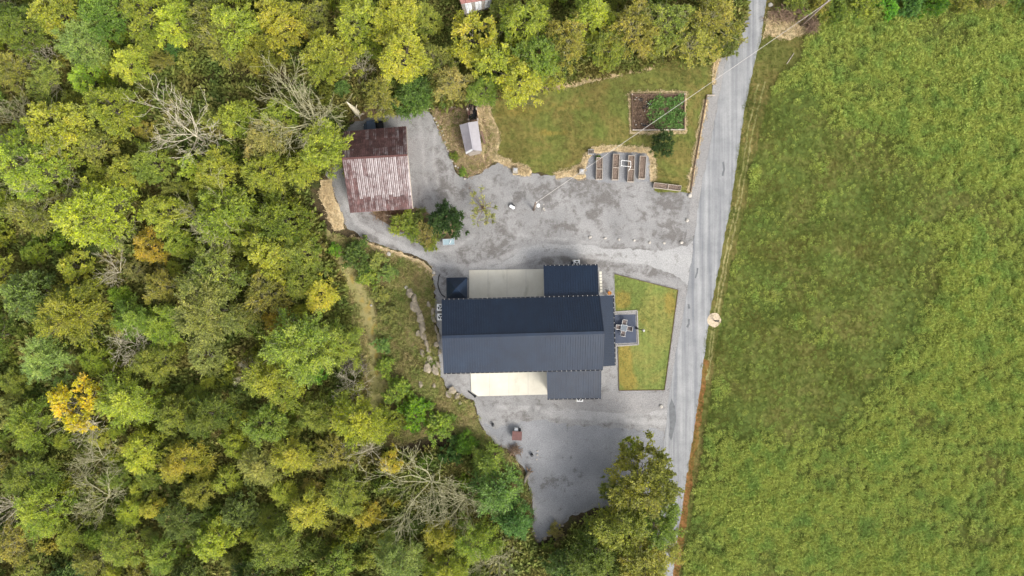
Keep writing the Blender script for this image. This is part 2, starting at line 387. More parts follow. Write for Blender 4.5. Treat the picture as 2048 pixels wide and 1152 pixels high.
def sheet(name, poly_px, z, mat, cell=.7, jit=.12, step=.35, drape=False, dirt=None, pale=None, dirt_base=0.0, kind='structure', seed=1, world_pts=None, skirt=0):
    r = np.random.default_rng(seed)
    pts = [P(a, b, 0).xy for a, b in poly_px] if world_pts is None else world_pts
    pl = []
    for i in range(len(pts)):
        a = np.array(pts[i]); b = np.array(pts[(i + 1) % len(pts)]); L = np.linalg.norm(b - a); n = max(1, int(L / step))
        for k in range(n): pl.append(a + (b - a) * k / n)
    pl = np.array(pl)
    if jit > 0:
        j = jit * (.8 * wav(pl[:, 0], pl[:, 1], seed + 5, 1.1) + .6 * wav(pl[:, 0], pl[:, 1], seed + 6, 3.2)) + r.normal(0, jit * .3, len(pl))
        j2 = jit * (.8 * wav(pl[:, 0], pl[:, 1], seed + 7, 1.2) + .6 * wav(pl[:, 0], pl[:, 1], seed + 8, 3.4)) + r.normal(0, jit * .3, len(pl))
        pl = pl + np.stack([j, j2], 1)
    lo, hi = pl.min(0), pl.max(0)
    gx, gy = np.meshgrid(np.arange(lo[0], hi[0], cell), np.arange(lo[1], hi[1], cell)); gx = gx.ravel() + r.uniform(-.25, .25, gx.size) * cell; gy = gy.ravel() + r.uniform(-.25, .25, gy.size) * cell
    k = inside(gx, gy, pl); gx, gy = gx[k], gy[k]
    k = seg_dist(gx, gy, pl, True) > cell * .35; gx, gy = gx[k], gy[k]
    V = [Vector((float(a), float(b))) for a, b in pl] + [Vector((float(a), float(b))) for a, b in zip(gx, gy)]
    n = len(pl); E = [(i, (i + 1) % n) for i in range(n)]
    ov, oe, of, *_ = delaunay_2d_cdt(V, E, [], 0, 1e-6)
    X = np.array([(v.x, v.y) for v in ov]); F = np.array([f for f in of if len(f) == 3])
    c = X[F].mean(1); F = F[inside(c[:, 0], c[:, 1], pl)]
    a = X[F]; ar = (a[:, 1, 0] - a[:, 0, 0]) * (a[:, 2, 1] - a[:, 0, 1]) - (a[:, 1, 1] - a[:, 0, 1]) * (a[:, 2, 0] - a[:, 0, 0])
    F[ar < 0] = F[ar < 0][:, ::-1]
    Z = terrain(X[:, 0], X[:, 1]) + z if drape else np.full(len(X), z)
    me = bpy.data.meshes.new(name); me.from_pydata(np.column_stack([X, Z]).tolist(), [], F.tolist()); me.update()
    D = np.full(len(X), dirt_base)
    for (cx, cy, rx, ry, amt) in (dirt or []):
        q = P(cx, cy, 0); D += amt * np.exp(-(((X[:, 0] - q.x) / (rx * MPP)) ** 2 + ((X[:, 1] - q.y) / (ry * MPP)) ** 2))
    at = me.attributes.new('dirt', 'FLOAT', 'POINT'); at.data.foreach_set('value', D.astype(np.float32))
    if pale:
        Pl = np.zeros(len(X))
        for w, line in pale: Pl = np.maximum(Pl, (1.35 if w == 6 else .8) * np.exp(-(seg_dist(X[:, 0], X[:, 1], np.array([P(a_, b_).xy for a_, b_ in line])) / (w * MPP)) ** 2))
        at = me.attributes.new('pale', 'FLOAT', 'POINT'); at.data.foreach_set('value', Pl.astype(np.float32))
    o = link(name, me, mat)
    if kind: o['kind'] = kind
    return o

def stroke(pts, w0, w1=None):
    """pixel polygon of a strip along a pixel polyline"""
    pts = [np.array(p, float) for p in pts]; Lh, Rh = [], []; n = len(pts)
    for i, p in enumerate(pts):
        d = pts[min(i + 1, n - 1)] - pts[max(i - 1, 0)]; d /= np.linalg.norm(d) + 1e-9; nn = np.array([-d[1], d[0]])
        w = w0 if w1 is None else w0 + (w1 - w0) * i / (n - 1)
        Lh.append(tuple(p + nn * w / 2)); Rh.append(tuple(p - nn * w / 2))
    return Lh + Rh[::-1]

# ground: one large sheet, fine where it is seen
xs = np.concatenate([np.linspace(-900, -75, 12)[:-1], np.arange(-75, 75.1, 1.0), np.linspace(75, 900, 12)[1:]])
ys = np.concatenate([np.linspace(-900, -48, 12)[:-1], np.arange(-48, 48.1, 1.0), np.linspace(48, 900, 12)[1:]])
gx, gy = np.meshgrid(xs, ys); gz = terrain(gx, gy) - .012
nx, ny = len(xs), len(ys)
idx = np.arange(nx * ny).reshape(ny, nx)
q = np.stack([idx[:-1, :-1], idx[:-1, 1:], idx[1:, 1:], idx[1:, :-1]], -1).reshape(-1, 4)
me = bpy.data.meshes.new('ground'); me.from_pydata(np.stack([gx, gy, gz], -1).reshape(-1, 3).tolist(), [], q.tolist()); me.update()
tag(link('ground', me, M['ground']), kind='structure')

ROAD_R = [(1546, -60), (1533, 0), (1521, 80), (1499, 165), (1483, 260), (1463, 400), (1440, 520), (1417, 640), (1397, 800), (1381, 900), (1366, 1000), (1353, 1090), (1340, 1200)]
ROAD_L = [(1512, -60), (1494, 0), (1480, 60), (1450, 130), (1428, 250), (1398, 400), (1387, 490), (1372, 600), (1353, 700), (1340, 780), (1327, 900), (1312, 1000), (1298, 1090), (1285, 1200)]
FIELD_L = [(1625, -60), (1640, 50), (1612, 80), (1598, 128), (1560, 148), (1540, 190), (1515, 290), (1490, 420), (1462, 540), (1440, 640), (1425, 760), (1410, 880), (1390, 1000), (1372, 1100), (1362, 1200)]
dirt_gravel = [(1090, 385, 26, 26, 1), (1040, 385, 12, 20, 1), (1150, 375, 40, 22, 1), (1210, 395, 30, 26, 1), (1190, 430, 20, 18, .8), (1340, 400, 40, 30, 1.1), (1345, 450, 25, 25, .9), (1120, 455, 40, 10, .9), (1010, 460, 28, 20, 1),
               (985, 500, 40, 22, .9), (930, 520, 40, 18, .6), (880, 350, 14, 40, 1), (905, 385, 26, 14, 1), (700, 330, 14, 50, .4), (1100, 500, 40, 8, .5), (1330, 470, 40, 10, .8), (1250, 500, 60, 6, .9), (1140, 518, 70, 9, 1.4), (1220, 530, 60, 5, 1.0), (1320, 548, 40, 6, .9), (740, 470, 30, 10, .8), (790, 490, 30, 8, .8), (1200, 800, 30, 10, .5), (885, 560, 8, 30, .5)]
YARD = [(1392, 384), (1308, 380), (1304, 362), (1303, 305), (1180, 298), (1172, 330), (1160, 352), (1100, 350), (1062, 347), (1040, 332), (1000, 322), (965, 345), (935, 356), (915, 347), (900, 312), (886, 280), (872, 250), (858, 222), (830, 217), (800, 223), (760, 231), (715, 240), (692, 258), (684, 300), (668, 335), (652, 345), (662, 365), (675, 410), (690, 452), (720, 472), (760, 490), (800, 502), (840, 516), (862, 532), (868, 560), (870, 610), (878, 680), (880, 740), (892, 775), (930, 793), (948, 803), (962, 850), (990, 888), (1028, 905), (1048, 940), (1060, 985), (1068, 1030), (1060, 1065), (1075, 1087), (1100, 1072), (1140, 1035), (1190, 1015), (1260, 1010), (1316, 1010), (1330, 900), (1342, 790), (1355, 700), (1374, 600), (1389, 490)]
sheet('gravel_yard', YARD, .006, M['gravel'], cell=.45, jit=.22, dirt=dirt_gravel, pale=[(6, [(1392, 512), (1300, 512), (1180, 500), (1100, 492), (1040, 500), (990, 522), (930, 535), (880, 528), (830, 505), (770, 478), (715, 448), (690, 405), (672, 350)]), (6, [(1390, 535), (1300, 526), (1200, 514), (1110, 506), (1060, 514), (1000, 536), (930, 548)]), (7, [(838, 235), (846, 300), (850, 360), (870, 400)]), (7, [(870, 260), (868, 320), (876, 370)]), (5, [(930, 400), (985, 430), (1030, 470), (1120, 478), (1200, 488)]), (8, [(950, 470), (900, 500), (850, 500)])], seed=2)
sheet('gravel_apron', [(965, 850), (1040, 838), (1120, 845), (1220, 855), (1328, 858), (1326, 905), (1314, 1005), (1250, 1005), (1190, 1008), (1140, 1030), (1100, 1064), (1078, 1078), (1066, 1062), (1074, 1030), (1066, 985), (1052, 938), (1030, 900), (995, 882)], .011, M['bluegravel'], cell=.6, jit=.3, dirt=[(1110, 970, 30, 18, 1), (1090, 960, 14, 14, .8), (1060, 940, 12, 30, .8), (1150, 945, 8, 8, 1)], seed=3)
sheet('driveway', [(1395, 470), (1380, 490), (1340, 500), (1260, 500), (1180, 492), (1090, 487), (1050, 495), (1015, 520), (990, 532), (1040, 524), (1085, 505), (1130, 505), (1220, 516), (1290, 530), (1345, 548), (1374, 570), (1376, 600)], .012, M['track'], cell=.5, jit=.2, dirt=[(1220, 511, 60, 4, 1.2), (1120, 500, 40, 6, .8)], seed=4)
sheet('lower_drive', [(950, 812), (1010, 800), (1100, 812), (1200, 815), (1342, 812), (1336, 862), (1250, 858), (1150, 848), (1060, 838), (985, 860)], .014, M['gravel'], cell=.6, jit=.45, pale=[(6, [(1342, 826), (1200, 824), (1100, 818), (1000, 815)]), (6, [(1340, 845), (1200, 838), (1090, 828)])], dirt=[(1080, 850, 40, 8, 1.4), (1130, 862, 60, 6, 1), (1040, 832, 20, 10, .8)], seed=5)
sheet('planter_gravel', [(1180, 303), (1298, 308), (1300, 362), (1215, 366), (1166, 352), (1176, 332)], .013, M['bluegravel'], cell=.6, jit=.15, seed=6)
sheet('crushed_stone_strip', [(1096, 800), (1205, 800), (1207, 782), (1240, 786), (1326, 785), (1332, 755), (1356, 600), (1362, 578), (1300, 560), (1222, 540), (1212, 548), (1230, 541), (1370, 572), (1376, 590), (1355, 700), (1343, 780), (1338, 812), (1290, 828), (1200, 824), (1120, 815)], .017, M['crushed'], cell=.6, jit=.1, seed=7)
sheet('roadside_gravel', [(1414, 190), (1441, 190), (1424, 290), (1402, 400), (1392, 470), (1372, 478), (1382, 380), (1398, 280)], .017, M['crushed'], cell=.6, jit=.08, seed=8)
sheet('lawn', [(972, 208), (1000, 192), (1060, 190), (1120, 178), (1160, 164), (1230, 152), (1300, 132), (1370, 112), (1432, 118), (1428, 150), (1424, 190), (1413, 192), (1396, 290), (1380, 386), (1308, 382), (1305, 310), (1290, 298), (1182, 295), (1172, 325), (1150, 346), (1100, 349), (1062, 344), (1040, 330), (990, 318), (986, 300), (994, 268), (982, 242)], .018, M['lawn'], cell=.8, jit=.15, dirt=[(1100, 265, 50, 4, 1), (1050, 225, 60, 10, .5), (1190, 178, 40, 4, 1), (1120, 330, 50, 6, .4), (1020, 214, 40, 12, .6), (1135, 212, 60, 11, .55), (1200, 232, 40, 8, .4), (1060, 240, 40, 8, .3), (1300, 170, 60, 20, .4), (1350, 330, 30, 20, .3)], seed=9)
sheet('front_lawn', [(1229, 548), (1356, 580), (1329, 780), (1238, 781), (1236, 692), (1275, 688), (1272, 622), (1231, 626)], .022, M['front'], cell=.5, jit=.02, dirt=[(1245, 600, 16, 18, 1.5), (1340, 605, 12, 32, 1.1), (1249, 720, 14, 36, 1.6), (1258, 765, 18, 20, 1.0), (1290, 640, 20, 14, .4)], seed=10)
sheet('rough_grass', [(862, 222), (900, 200), (970, 198), (985, 240), (996, 268), (988, 305), (992, 320), (960, 346), (936, 356), (916, 348), (900, 312), (886, 280), (874, 250)], .016, M['dirt'], cell=.7, jit=.15, dirt=[(985, 270, 8, 60, .6), (960, 330, 30, 10, .4)], seed=12)
sheet('planted_island', [(742, 424), (832, 414), (862, 428), (900, 430), (920, 450), (900, 478), (850, 478), (800, 462), (770, 446)], .016, M['dirt'], cell=.6, jit=.15, seed=13)
_b = [(1258, 186), (1372, 186), (1372, 265), (1260, 266)]
# dead grass where it was sprayed off
for i, (poly, n) in enumerate([
    (stroke([(968, 200), (976, 230), (990, 262), (992, 285), (986, 312), (1010, 324), (1036, 336), (1060, 346)], 15), 0),
    (stroke([(1110, 352), (1140, 346), (1166, 332), (1174, 312), (1186, 299), (1240, 296), (1295, 300), (1305, 320), (1306, 360)], 13), 1),
    ([(1146, 332), (1168, 330), (1172, 352), (1160, 360), (1140, 352)], 2),
    ([(1040, 326), (1066, 345), (1048, 352), (1026, 350), (1024, 332)], 3),
    ([(1128, 158), (1210, 140), (1290, 128), (1310, 130), (1300, 140), (1240, 152), (1180, 164), (1150, 172), (1110, 182), (1100, 172)], 4),
    ([(1523, 84), (1536, 24), (1552, 30), (1600, 44), (1620, 60), (1600, 72), (1580, 79), (1555, 77), (1535, 71)], 5),
    ([(640, 362), (662, 358), (672, 400), (689, 440), (688, 456), (668, 463), (655, 430), (638, 392)], 6),
    (stroke([(700, 476), (760, 500), (800, 512), (850, 532), (866, 552)], 13), 7),
    (stroke([(1438, 100), (1428, 140), (1426, 170)], 12, 6), 8),
    (stroke([(1412, 198), (1398, 270), (1384, 350), (1376, 384)], 8), 9), (stroke([(1261, 187), (1316, 186), (1371, 186), (1371, 225), (1371, 264), (1316, 264), (1261, 265), (1261, 225), (1261, 190)], 7), 10), ([(925, 200), (960, 196), (972, 205), (965, 240), (976, 285), (966, 320), (958, 300), (966, 280), (956, 240), (952, 205)], 11)]):
    sheet('dead_grass_patch', poly, .026 + .0005 * i + (.02 if i == 6 else 0), M['straw'], cell=.4, jit=.16, seed=20 + i)
# road, its verges and its patches
verge_poly = ROAD_R + FIELD_L[::-1]
sheet('road_verge', [(x - 1, y) for x, y in ROAD_R] + [(x + 10, y) for x, y in FIELD_L[::-1]], .010, M['verge'], cell=.7, jit=.1, seed=30)
sheet('rusty_verge', stroke([(1408, 720), (1396, 830), (1384, 900), (1372, 990), (1360, 1080), (1350, 1160)], 17), .016, M['redverge'], cell=.5, jit=.25, seed=31)
sheet('road', ROAD_L[::-1] + ROAD_R, .034, M['road'], cell=.5, jit=.1, dirt=[(1432, 300, 14, 90, .35), (1415, 420, 10, 60, .5), (1382, 700, 8, 60, .3), (1365, 850, 12, 60, .3)], seed=32)
sheet('road_patch', [(1343, 796), (1350, 812), (1352, 838), (1350, 850), (1346, 868), (1342, 882), (1337, 872), (1340, 850), (1338, 830), (1338, 812)], .040, M['patch'], cell=.4, jit=.05, seed=33)
for i, (pts, w) in enumerate([([(1395, 536), (1394, 546), (1391, 556)], 3), ([(1377, 608), (1378, 618)], 4), ([(1378, 638), (1377, 648), (1374, 655)], 4), ([(1446, 324), (1448, 340), (1445, 352)], 4)]):
    sheet('road_patch', stroke(pts, w), .041, M['patch'], cell=.3, jit=.04, step=.15, seed=40 + i)
sheet('gravel_shoulder', [(1456, 95), (1444, 190), (1424, 192), (1430, 140), (1441, 95)], .019, M['crushed'], cell=.5, jit=.1, seed=45)
for i, k in enumerate((.35, .6)):
    ln = [(a[0] + (b[0] - a[0]) * k, a[1]) for a, b in (((1499, 165), (1552, 165)), ((1483, 260), (1521, 260)), ((1463, 400), (1494, 400)), ((1440, 520), (1466, 520)), ((1417, 660), (1437, 660)), ((1404, 760), (1425, 760)))]
    sheet('mowing_rut', stroke(ln, 3.2), .015 + .001 * i, M['worn'], cell=.4, jit=.14, step=.3, seed=46 + i)
# meadow
fo = sheet('meadow', FIELD_L + [(2250, 1200), (2250, -60)], .012, M['field'], cell=.9, jit=.2, seed=34)
# bank, its footpath
BANK = [(690, 472), (760, 502), (800, 514), (845, 530), (862, 548), (868, 620), (878, 740), (892, 778), (945, 806), (962, 852), (990, 890), (1026, 908), (1046, 945), (1058, 985), (1060, 1060), (1070, 1100), (1040, 1130), (985, 960), (900, 860), (800, 900), (735, 910), (704, 860), (706, 740), (690, 650), (660, 570), (644, 510), (636, 470), (668, 467)]
sheet('bank', BANK, .03, M['bank'], cell=.6, jit=.3, drape=True, seed=35)
sheet('dirt_track', stroke([(640, 470), (672, 500), (700, 560), (728, 620), (744, 680), (750, 760), (745, 860), (735, 940)], 30), .06, M['worn'], cell=.4, jit=.35, drape=True, dirt=[(x_, y_, 4, 12, 1.0) for x_, y_ in ((716, 600), (724, 618), (731, 640), (738, 664), (743, 690), (746, 715), (747, 745), (745, 650), (752, 680), (756, 705), (733, 612), (700, 560), (685, 530))], seed=36)
sheet('woodland_clearing', [(275, 170), (340, 160), (420, 140), (500, 150), (600, 150), (640, 170), (610, 200), (520, 210), (450, 200), (380, 215), (300, 212)], .01, M['bank'], cell=.7, jit=.5, seed=37)
sheet('dirt_clearing', [(850, 0), (880, -30), (985, -30), (990, 20), (930, 40), (880, 50), (850, 30)], .01, M['dirt'], cell=.7, jit=.3, seed=38)
sheet('bare_earth', [(690, 205), (720, 195), (770, 200), (800, 218), (760, 230), (710, 240), (690, 250)], .009, M['dirt'], cell=.6, jit=.3, seed=39)
# ------------------------------------------------------------------ foliage meshes
def nrm(a): return a / (np.linalg.norm(a, axis=-1, keepdims=True) + 1e-9)
def leaf_mesh(name, pos, d, n, L, W, tone, leaf, mat):
    d = nrm(d); s = nrm(np.cross(d, n)); N = len(pos); L = L[:, None]; W = W[:, None]
    n2 = nrm(np.cross(s, d))
    v = np.stack([pos, pos + d * L * .5 + s * W * .5 + n2 * W * .12, pos + d * L, pos + d * L * .5 - s * W * .5 + n2 * W * .12], 1).reshape(-1, 3)
    me = bpy.data.meshes.new(name)
    me.vertices.add(4 * N); me.vertices.foreach_set('co', v.astype(np.float32).ravel())
    me.loops.add(4 * N); me.loops.foreach_set('vertex_index', np.arange(4 * N, dtype=np.int32))
    me.polygons.add(N); me.polygons.foreach_set('loop_start', np.arange(0, 4 * N, 4, dtype=np.int32))
    try: me.polygons.foreach_set('loop_total', np.full(N, 4, np.int32))
    except Exception: pass
    for nm, val in (('tone', tone), ('leaf', leaf)):
        a = me.attributes.new(nm, 'FLOAT', 'FACE'); a.data.foreach_set('value', np.asarray(val, np.float32))
    me.update(calc_edges=True); me.validate(); me.materials.append(mat); return me

def sprays(r, centers, main, size, ntw, nlf, L, W, tone, flat=.6, side=.6):
    """leaves set along twigs that fan out from each spray's foot"""
    C = len(centers)
    tw = nrm(main[:, None, :] + r.normal(0, .62, (C, ntw, 3)) * np.array([1, 1, flat]))
    ln = size[:, None] * r.uniform(.55, 1.15, (C, ntw))
    foot = centers[:, None, :] - main[:, None, :] * size[:, None, None] * .45
    t = r.uniform(.12, 1.0, (C, ntw, nlf))
    bend = np.array([0, 0, -.25]) * (t ** 2)[..., None] * ln[:, :, None, None]
    pos = foot[:, :, None, :] + tw[:, :, None, :] * (t * ln[:, :, None])[..., None] + bend + r.normal(0, .05, (C, ntw, nlf, 3)) * size[:, None, None, None]
    d = nrm(tw[:, :, None, :] + r.normal(0, side, (C, ntw, nlf, 3)))
    n = nrm(np.array([0, 0, 1.0]) + r.normal(0, .5, (C, ntw, nlf, 3)))
    N = C * ntw * nlf
    tn = np.clip(tone[:, None, None] + r.normal(0, .1, (C, ntw, 1)) + np.zeros((C, ntw, nlf)), 0, 1).reshape(N)
    return pos.reshape(N, 3), d.reshape(N, 3), n.reshape(N, 3), L * r.uniform(.65, 1.25, N), W * r.uniform(.7, 1.25, N), tn, r.random(N)

def crown_centers(r, n, R, h0, h1, lobes, flat=1.0, conic=False):
    th = r.uniform(0, 2 * np.pi, n); ph = r.uniform(0, 6.28, 4)
    out = 1 + lobes * (np.sin(2 * th + ph[0]) * .5 + np.sin(3 * th + ph[1]) * .6 + np.sin(5 * th + ph[2]) * .5)
    u = np.sqrt(r.uniform(.02, 1, n)); rr = R * .86 * u * out
    if conic: top = h0 + (h1 - h0) * (1 - u) ** .8
    else: top = h0 + (h1 - h0) * np.sqrt(np.clip(1 - (u * .94) ** 2, 0, 1)) ** flat
    x, y = rr * np.cos(th), rr * np.sin(th)
    # separate boughs: whole groups of sprays stand higher or lower than their neighbours
    top += .11 * (h1 - h0) * 2 * wav(x, y, int(r.integers(1e6)), 6.5 / R) + r.normal(0, .06 * (h1 - h0), n)
    far = r.random(n) < .13; k_ = np.where(far, r.uniform(1.05, 1.32, n), 1.0); x, y = x * k_, y * k_; top[far] -= .18 * (h1 - h0)
    low = r.random(n) < .26; top[low] -= r.uniform(.15, .5, low.sum()) * (h1 - h0)
    c = np.stack([x, y, top], 1)
    m = nrm(np.stack([np.cos(th) * u, np.sin(th) * u, np.full(n, .55)], 1) + r.normal(0, .22, (n, 3)))
    return c, m

def limbs_mesh(name, r, R, h0, h1, centers, nl, rad, mat, lean=0.0):
    mb = MB(); fork = h0 * .75
    a = r.uniform(0, 6.28); top = Vector((math.cos(a) * lean, math.sin(a) * lean, fork))
    mb.tube([(0, 0, -.3), top * .5 + Vector((r.normal() * .1, r.normal() * .1, 0)), top, Vector((top.x, top.y, h0 + (h1 - h0) * .6))], [rad * 1.25, rad, rad * .75, rad * .25], 7)
    for c in centers[r.permutation(len(centers))[:nl]]:
        c = Vector(c); st = top + Vector((0, 0, r.uniform(-.1, .35) * (h1 - h0)))
        mid = st.lerp(c, .5) + Vector((r.normal() * .2, r.normal() * .2, r.uniform(-.1, .35)))
        mb.tube([st, mid, c], [rad * .38, rad * .22, rad * .06], 4, False)
        for _ in range(2):
            e = c + Vector((r.normal() * .5, r.normal() * .5, r.normal() * .3 + .1)); mb.tube([mid.lerp(c, r.uniform(.2, .8)), e], [rad * .13, rad * .04], 3, False)
    me = mb.mesh(name, True); me.materials.append(mat); return me

def make_kind(kind, seed):
    r = np.random.default_rng(seed)
    if kind == 'broad':   p = dict(R=3, h0=4.0, h1=9.2, n=116, tw=9, lf=22, sz=(.55, 1.15), L=.19, W=.105, lobes=.26, nl=26)
    if kind == 'feather': p = dict(R=3, h0=3.4, h1=8.6, n=88, tw=9, lf=28, sz=(.85, 1.55), L=.195, W=.075, lobes=.3, nl=18)
    if kind == 'sparse':  p = dict(R=3, h0=3.6, h1=8.6, n=84, tw=8, lf=17, sz=(.55, 1.15), L=.185, W=.1, lobes=.32, nl=56)
    if kind == 'clump':   p = dict(R=3, h0=4.0, h1=8.6, n=56, tw=13, lf=24, sz=(.6, .9), L=.2, W=.125, lobes=.16, nl=18)
    if kind == 'dense':   p = dict(R=3, h0=2.2, h1=7.6, n=120, tw=7, lf=17, sz=(.6, 1.0), L=.24, W=.13, lobes=.16, nl=12)
    if kind == 'cedar':   p = dict(R=3, h0=1.0, h1=8.4, n=110, tw=7, lf=18, sz=(.7, 1.15), L=.24, W=.08, lobes=.12, nl=8, conic=True)
    if kind == 'wilted':  p = dict(R=3, h0=1.6, h1=5.2, n=20, tw=5, lf=12, sz=(.7, 1.2), L=.3, W=.13, lobes=.3, nl=20)
    if kind == 'bush':    p = dict(R=3, h0=.4, h1=3.6, n=70, tw=7, lf=16, sz=(.6, 1.35), L=.32, W=.17, lobes=.42, nl=16)
    if kind == 'grassy':  p = dict(R=3, h0=.8, h1=4.6, n=90, tw=8, lf=16, sz=(.8, 1.35), L=.38, W=.09, lobes=.14, nl=10)
    c, m = crown_centers(r, p['n'], p['R'], p['h0'], p['h1'], p['lobes'], conic=p.get('conic', False))
    tone = np.clip(.5 + .5 * wav(c[:, 0], c[:, 1], seed + 77, 1.6) + r.normal(0, .16, len(c)), 0, 1)
    a = sprays(r, c, m, r.uniform(*p['sz'], len(c)), p['tw'], p['lf'], p['L'], p['W'], tone)
    cm = leaf_mesh('crown', *a, M['leafdark'] if kind in ('dense', 'cedar') else M['leaf'])
    tm = limbs_mesh('trunk', r, p['R'], p['h0'], p['h1'], c, p['nl'], .17 if kind not in ('bush', 'grassy') else .07, M['mossbark'] if kind == 'sparse' else M['brownbark'] if kind == 'wilted' else M['bark'])
    return tm, cm, p['h1']

def bare_mesh(seed, spread=.8, depth=4, nmain=7, mat=None, hgt=8.5, trunk=.45, thick=.11):
    r = np.random.default_rng(seed); tr = MB(); br = MB()
    fork = Vector((r.normal() * .2, r.normal() * .2, hgt * trunk))
    tr.tube([(0, 0, -.3), fork * .5 + Vector((r.normal() * .12, r.normal() * .12, 0)), fork], [thick * 1.3, thick * 1.05, thick * .85], 7)
    def grow(p, d, ln, rad, k):
        nseg = 3; pts = [p]; q = p; dd = d.copy(); rr = [rad]
        for i in range(nseg):
            dd = (dd + Vector(r.normal(0, .16, 3)) + Vector((0, 0, .07))).normalized(); q = q + dd * ln / nseg; pts.append(q); rr.append(max(.013, rad * (1 - .5 * (i + 1) / nseg)))
            if k > 0 and i > 0 or (k > 1):
                for _ in range(int(r.integers(1, 3))):
                    nd = (dd + Vector(r.normal(0, .55, 3)) * spread).normalized()
                    grow(q, nd, ln * r.uniform(.45, .75), max(.013, rr[-1] * .6), k - 1)
        br.tube(pts, rr, 5 if k > 2 else 3, False)
    for i in range(nmain):
        t = 2 * math.pi * (i + r.uniform(-.3, .3)) / nmain
        st = fork * r.uniform(.72, 1.0); d = Vector((math.cos(t) * spread, math.sin(t) * spread, r.uniform(.45, 1.1))).normalized()
        grow(st, d, hgt * r.uniform(.28, .42), thick * .55, depth - 1)
    a = tr.mesh('trunk', True); b = br.mesh('branches', True)
    for x in (a, b): x.materials.append(mat)
    return a, b, hgt

PROTO = {}
for kind, seeds in dict(broad=(1, 2, 3, 4), feather=(5, 6, 7, 21), sparse=(8, 9, 10), clump=(11, 12), dense=(13, 14), cedar=(15, 16), bush=(17, 18, 22), grassy=(19, 20), wilted=(23,)).items():
    PROTO[kind] = [make_kind(kind, s) for s in seeds]
PROTO['bare'] = [bare_mesh(31, mat=M['palebark']), bare_mesh(32, .95, mat=M['palebark']), bare_mesh(33, .6, mat=M['palebark'], hgt=9.5)]
PROTO['barefan'] = [bare_mesh(34, .75, 4, 9, M['mossbark'], 9), bare_mesh(35, .9, 4, 8, M['mossbark'], 9)]
PROTO['twiggy'] = [bare_mesh(36, 1.0, 3, 7, M['brownbark'], 5.5, .3, .09), bare_mesh(37, .8, 3, 6, M['bark'], 6.5, .4, .1)]

COLR = dict(   # leaf reflectances
    yg=(.365, .405, .072), lime=(.37, .44, .07), green=(.275, .335, .068), deep=(.15, .20, .05), sage=(.32, .37, .105), yellow=(.49, .475, .085), gold=(.62, .56, .075),
    olive=(.32, .335, .078), orange=(.46, .37, .07), khaki=(.36, .34, .11), bright=(.18, .32, .045), bluegreen=(.135, .235, .058), ink=(.06, .10, .026), darkolive=(.25, .29, .062))
ADJ = dict(yg='yellow-green leafy tree', lime='lime-green leafy tree', green='mid-green leafy tree', deep='dark green leafy tree', sage='pale grey-green tree', yellow='yellow autumn tree', gold='golden-yellow tree',
           olive='olive-green tree with open crown', orange='orange-tinged autumn tree', khaki='dull khaki-green tree', bright='bright green leafy tree', bluegreen='blue-green evergreen', darkolive='dark olive-green tree', ink='very dark green tree')
def vary(c, r, a=.14):
    k = 1 + r.normal(0, a); w = r.normal(0, a * .6)
    return (max(.01, c[0] * k * (1 + w)), max(.01, c[1] * k), max(.005, c[2] * k), 1)

tr_rng = np.random.default_rng(99)
TREES = []
def plant(kind, px, py, diam, col='yg', label=None, name=None, cat='tree', group=None, zs=.78, variant=None, hfrac=.72, base=None):
    """a tree or shrub whose crown centre is at a photo pixel and is diam pixels wide there"""
    if kind in ('bare', 'barefan'): zs = 1.12; diam *= .88
    lst = PROTO[kind]; tm, cm, h1 = lst[int(tr_rng.integers(len(lst))) if variant is None else variant % len(lst)]
    sc = diam * MPP / 6.0 * .94
    zc = h1 * sc * zs * hfrac
    p = P(px, py, zc); z0 = float(terrain(p.x, p.y))
    p = P(px, py, z0 + zc)
    nm = name or {'cedar': 'evergreen_tree', 'bush': 'shrub', 'grassy': 'shrub', 'bare': 'bare_tree', 'barefan': 'bare_tree', 'twiggy': 'bare_shrub'}.get(kind, 'leafy_tree')
    t = thing(nm, None, cat, (p.x, p.y, z0), float(tr_rng.uniform(0, 6.28)))
    t.scale = (sc, sc, sc * zs)
    a = link('trunk', tm, None, t); b = link('branches' if kind in ('bare', 'barefan', 'twiggy') else 'crown', cm, None, t)
    b.color = vary(COLR.get(col, (.2, .2, .2)), tr_rng)
    if kind in ('bush', 'grassy', 'twiggy'): a.name = 'stem'
    t['_k'] = kind
    if label: t['label'] = label
    if group: t['group'] = group
    TREES.append((t, px, py, kind, col, label is not None, diam))
    return t

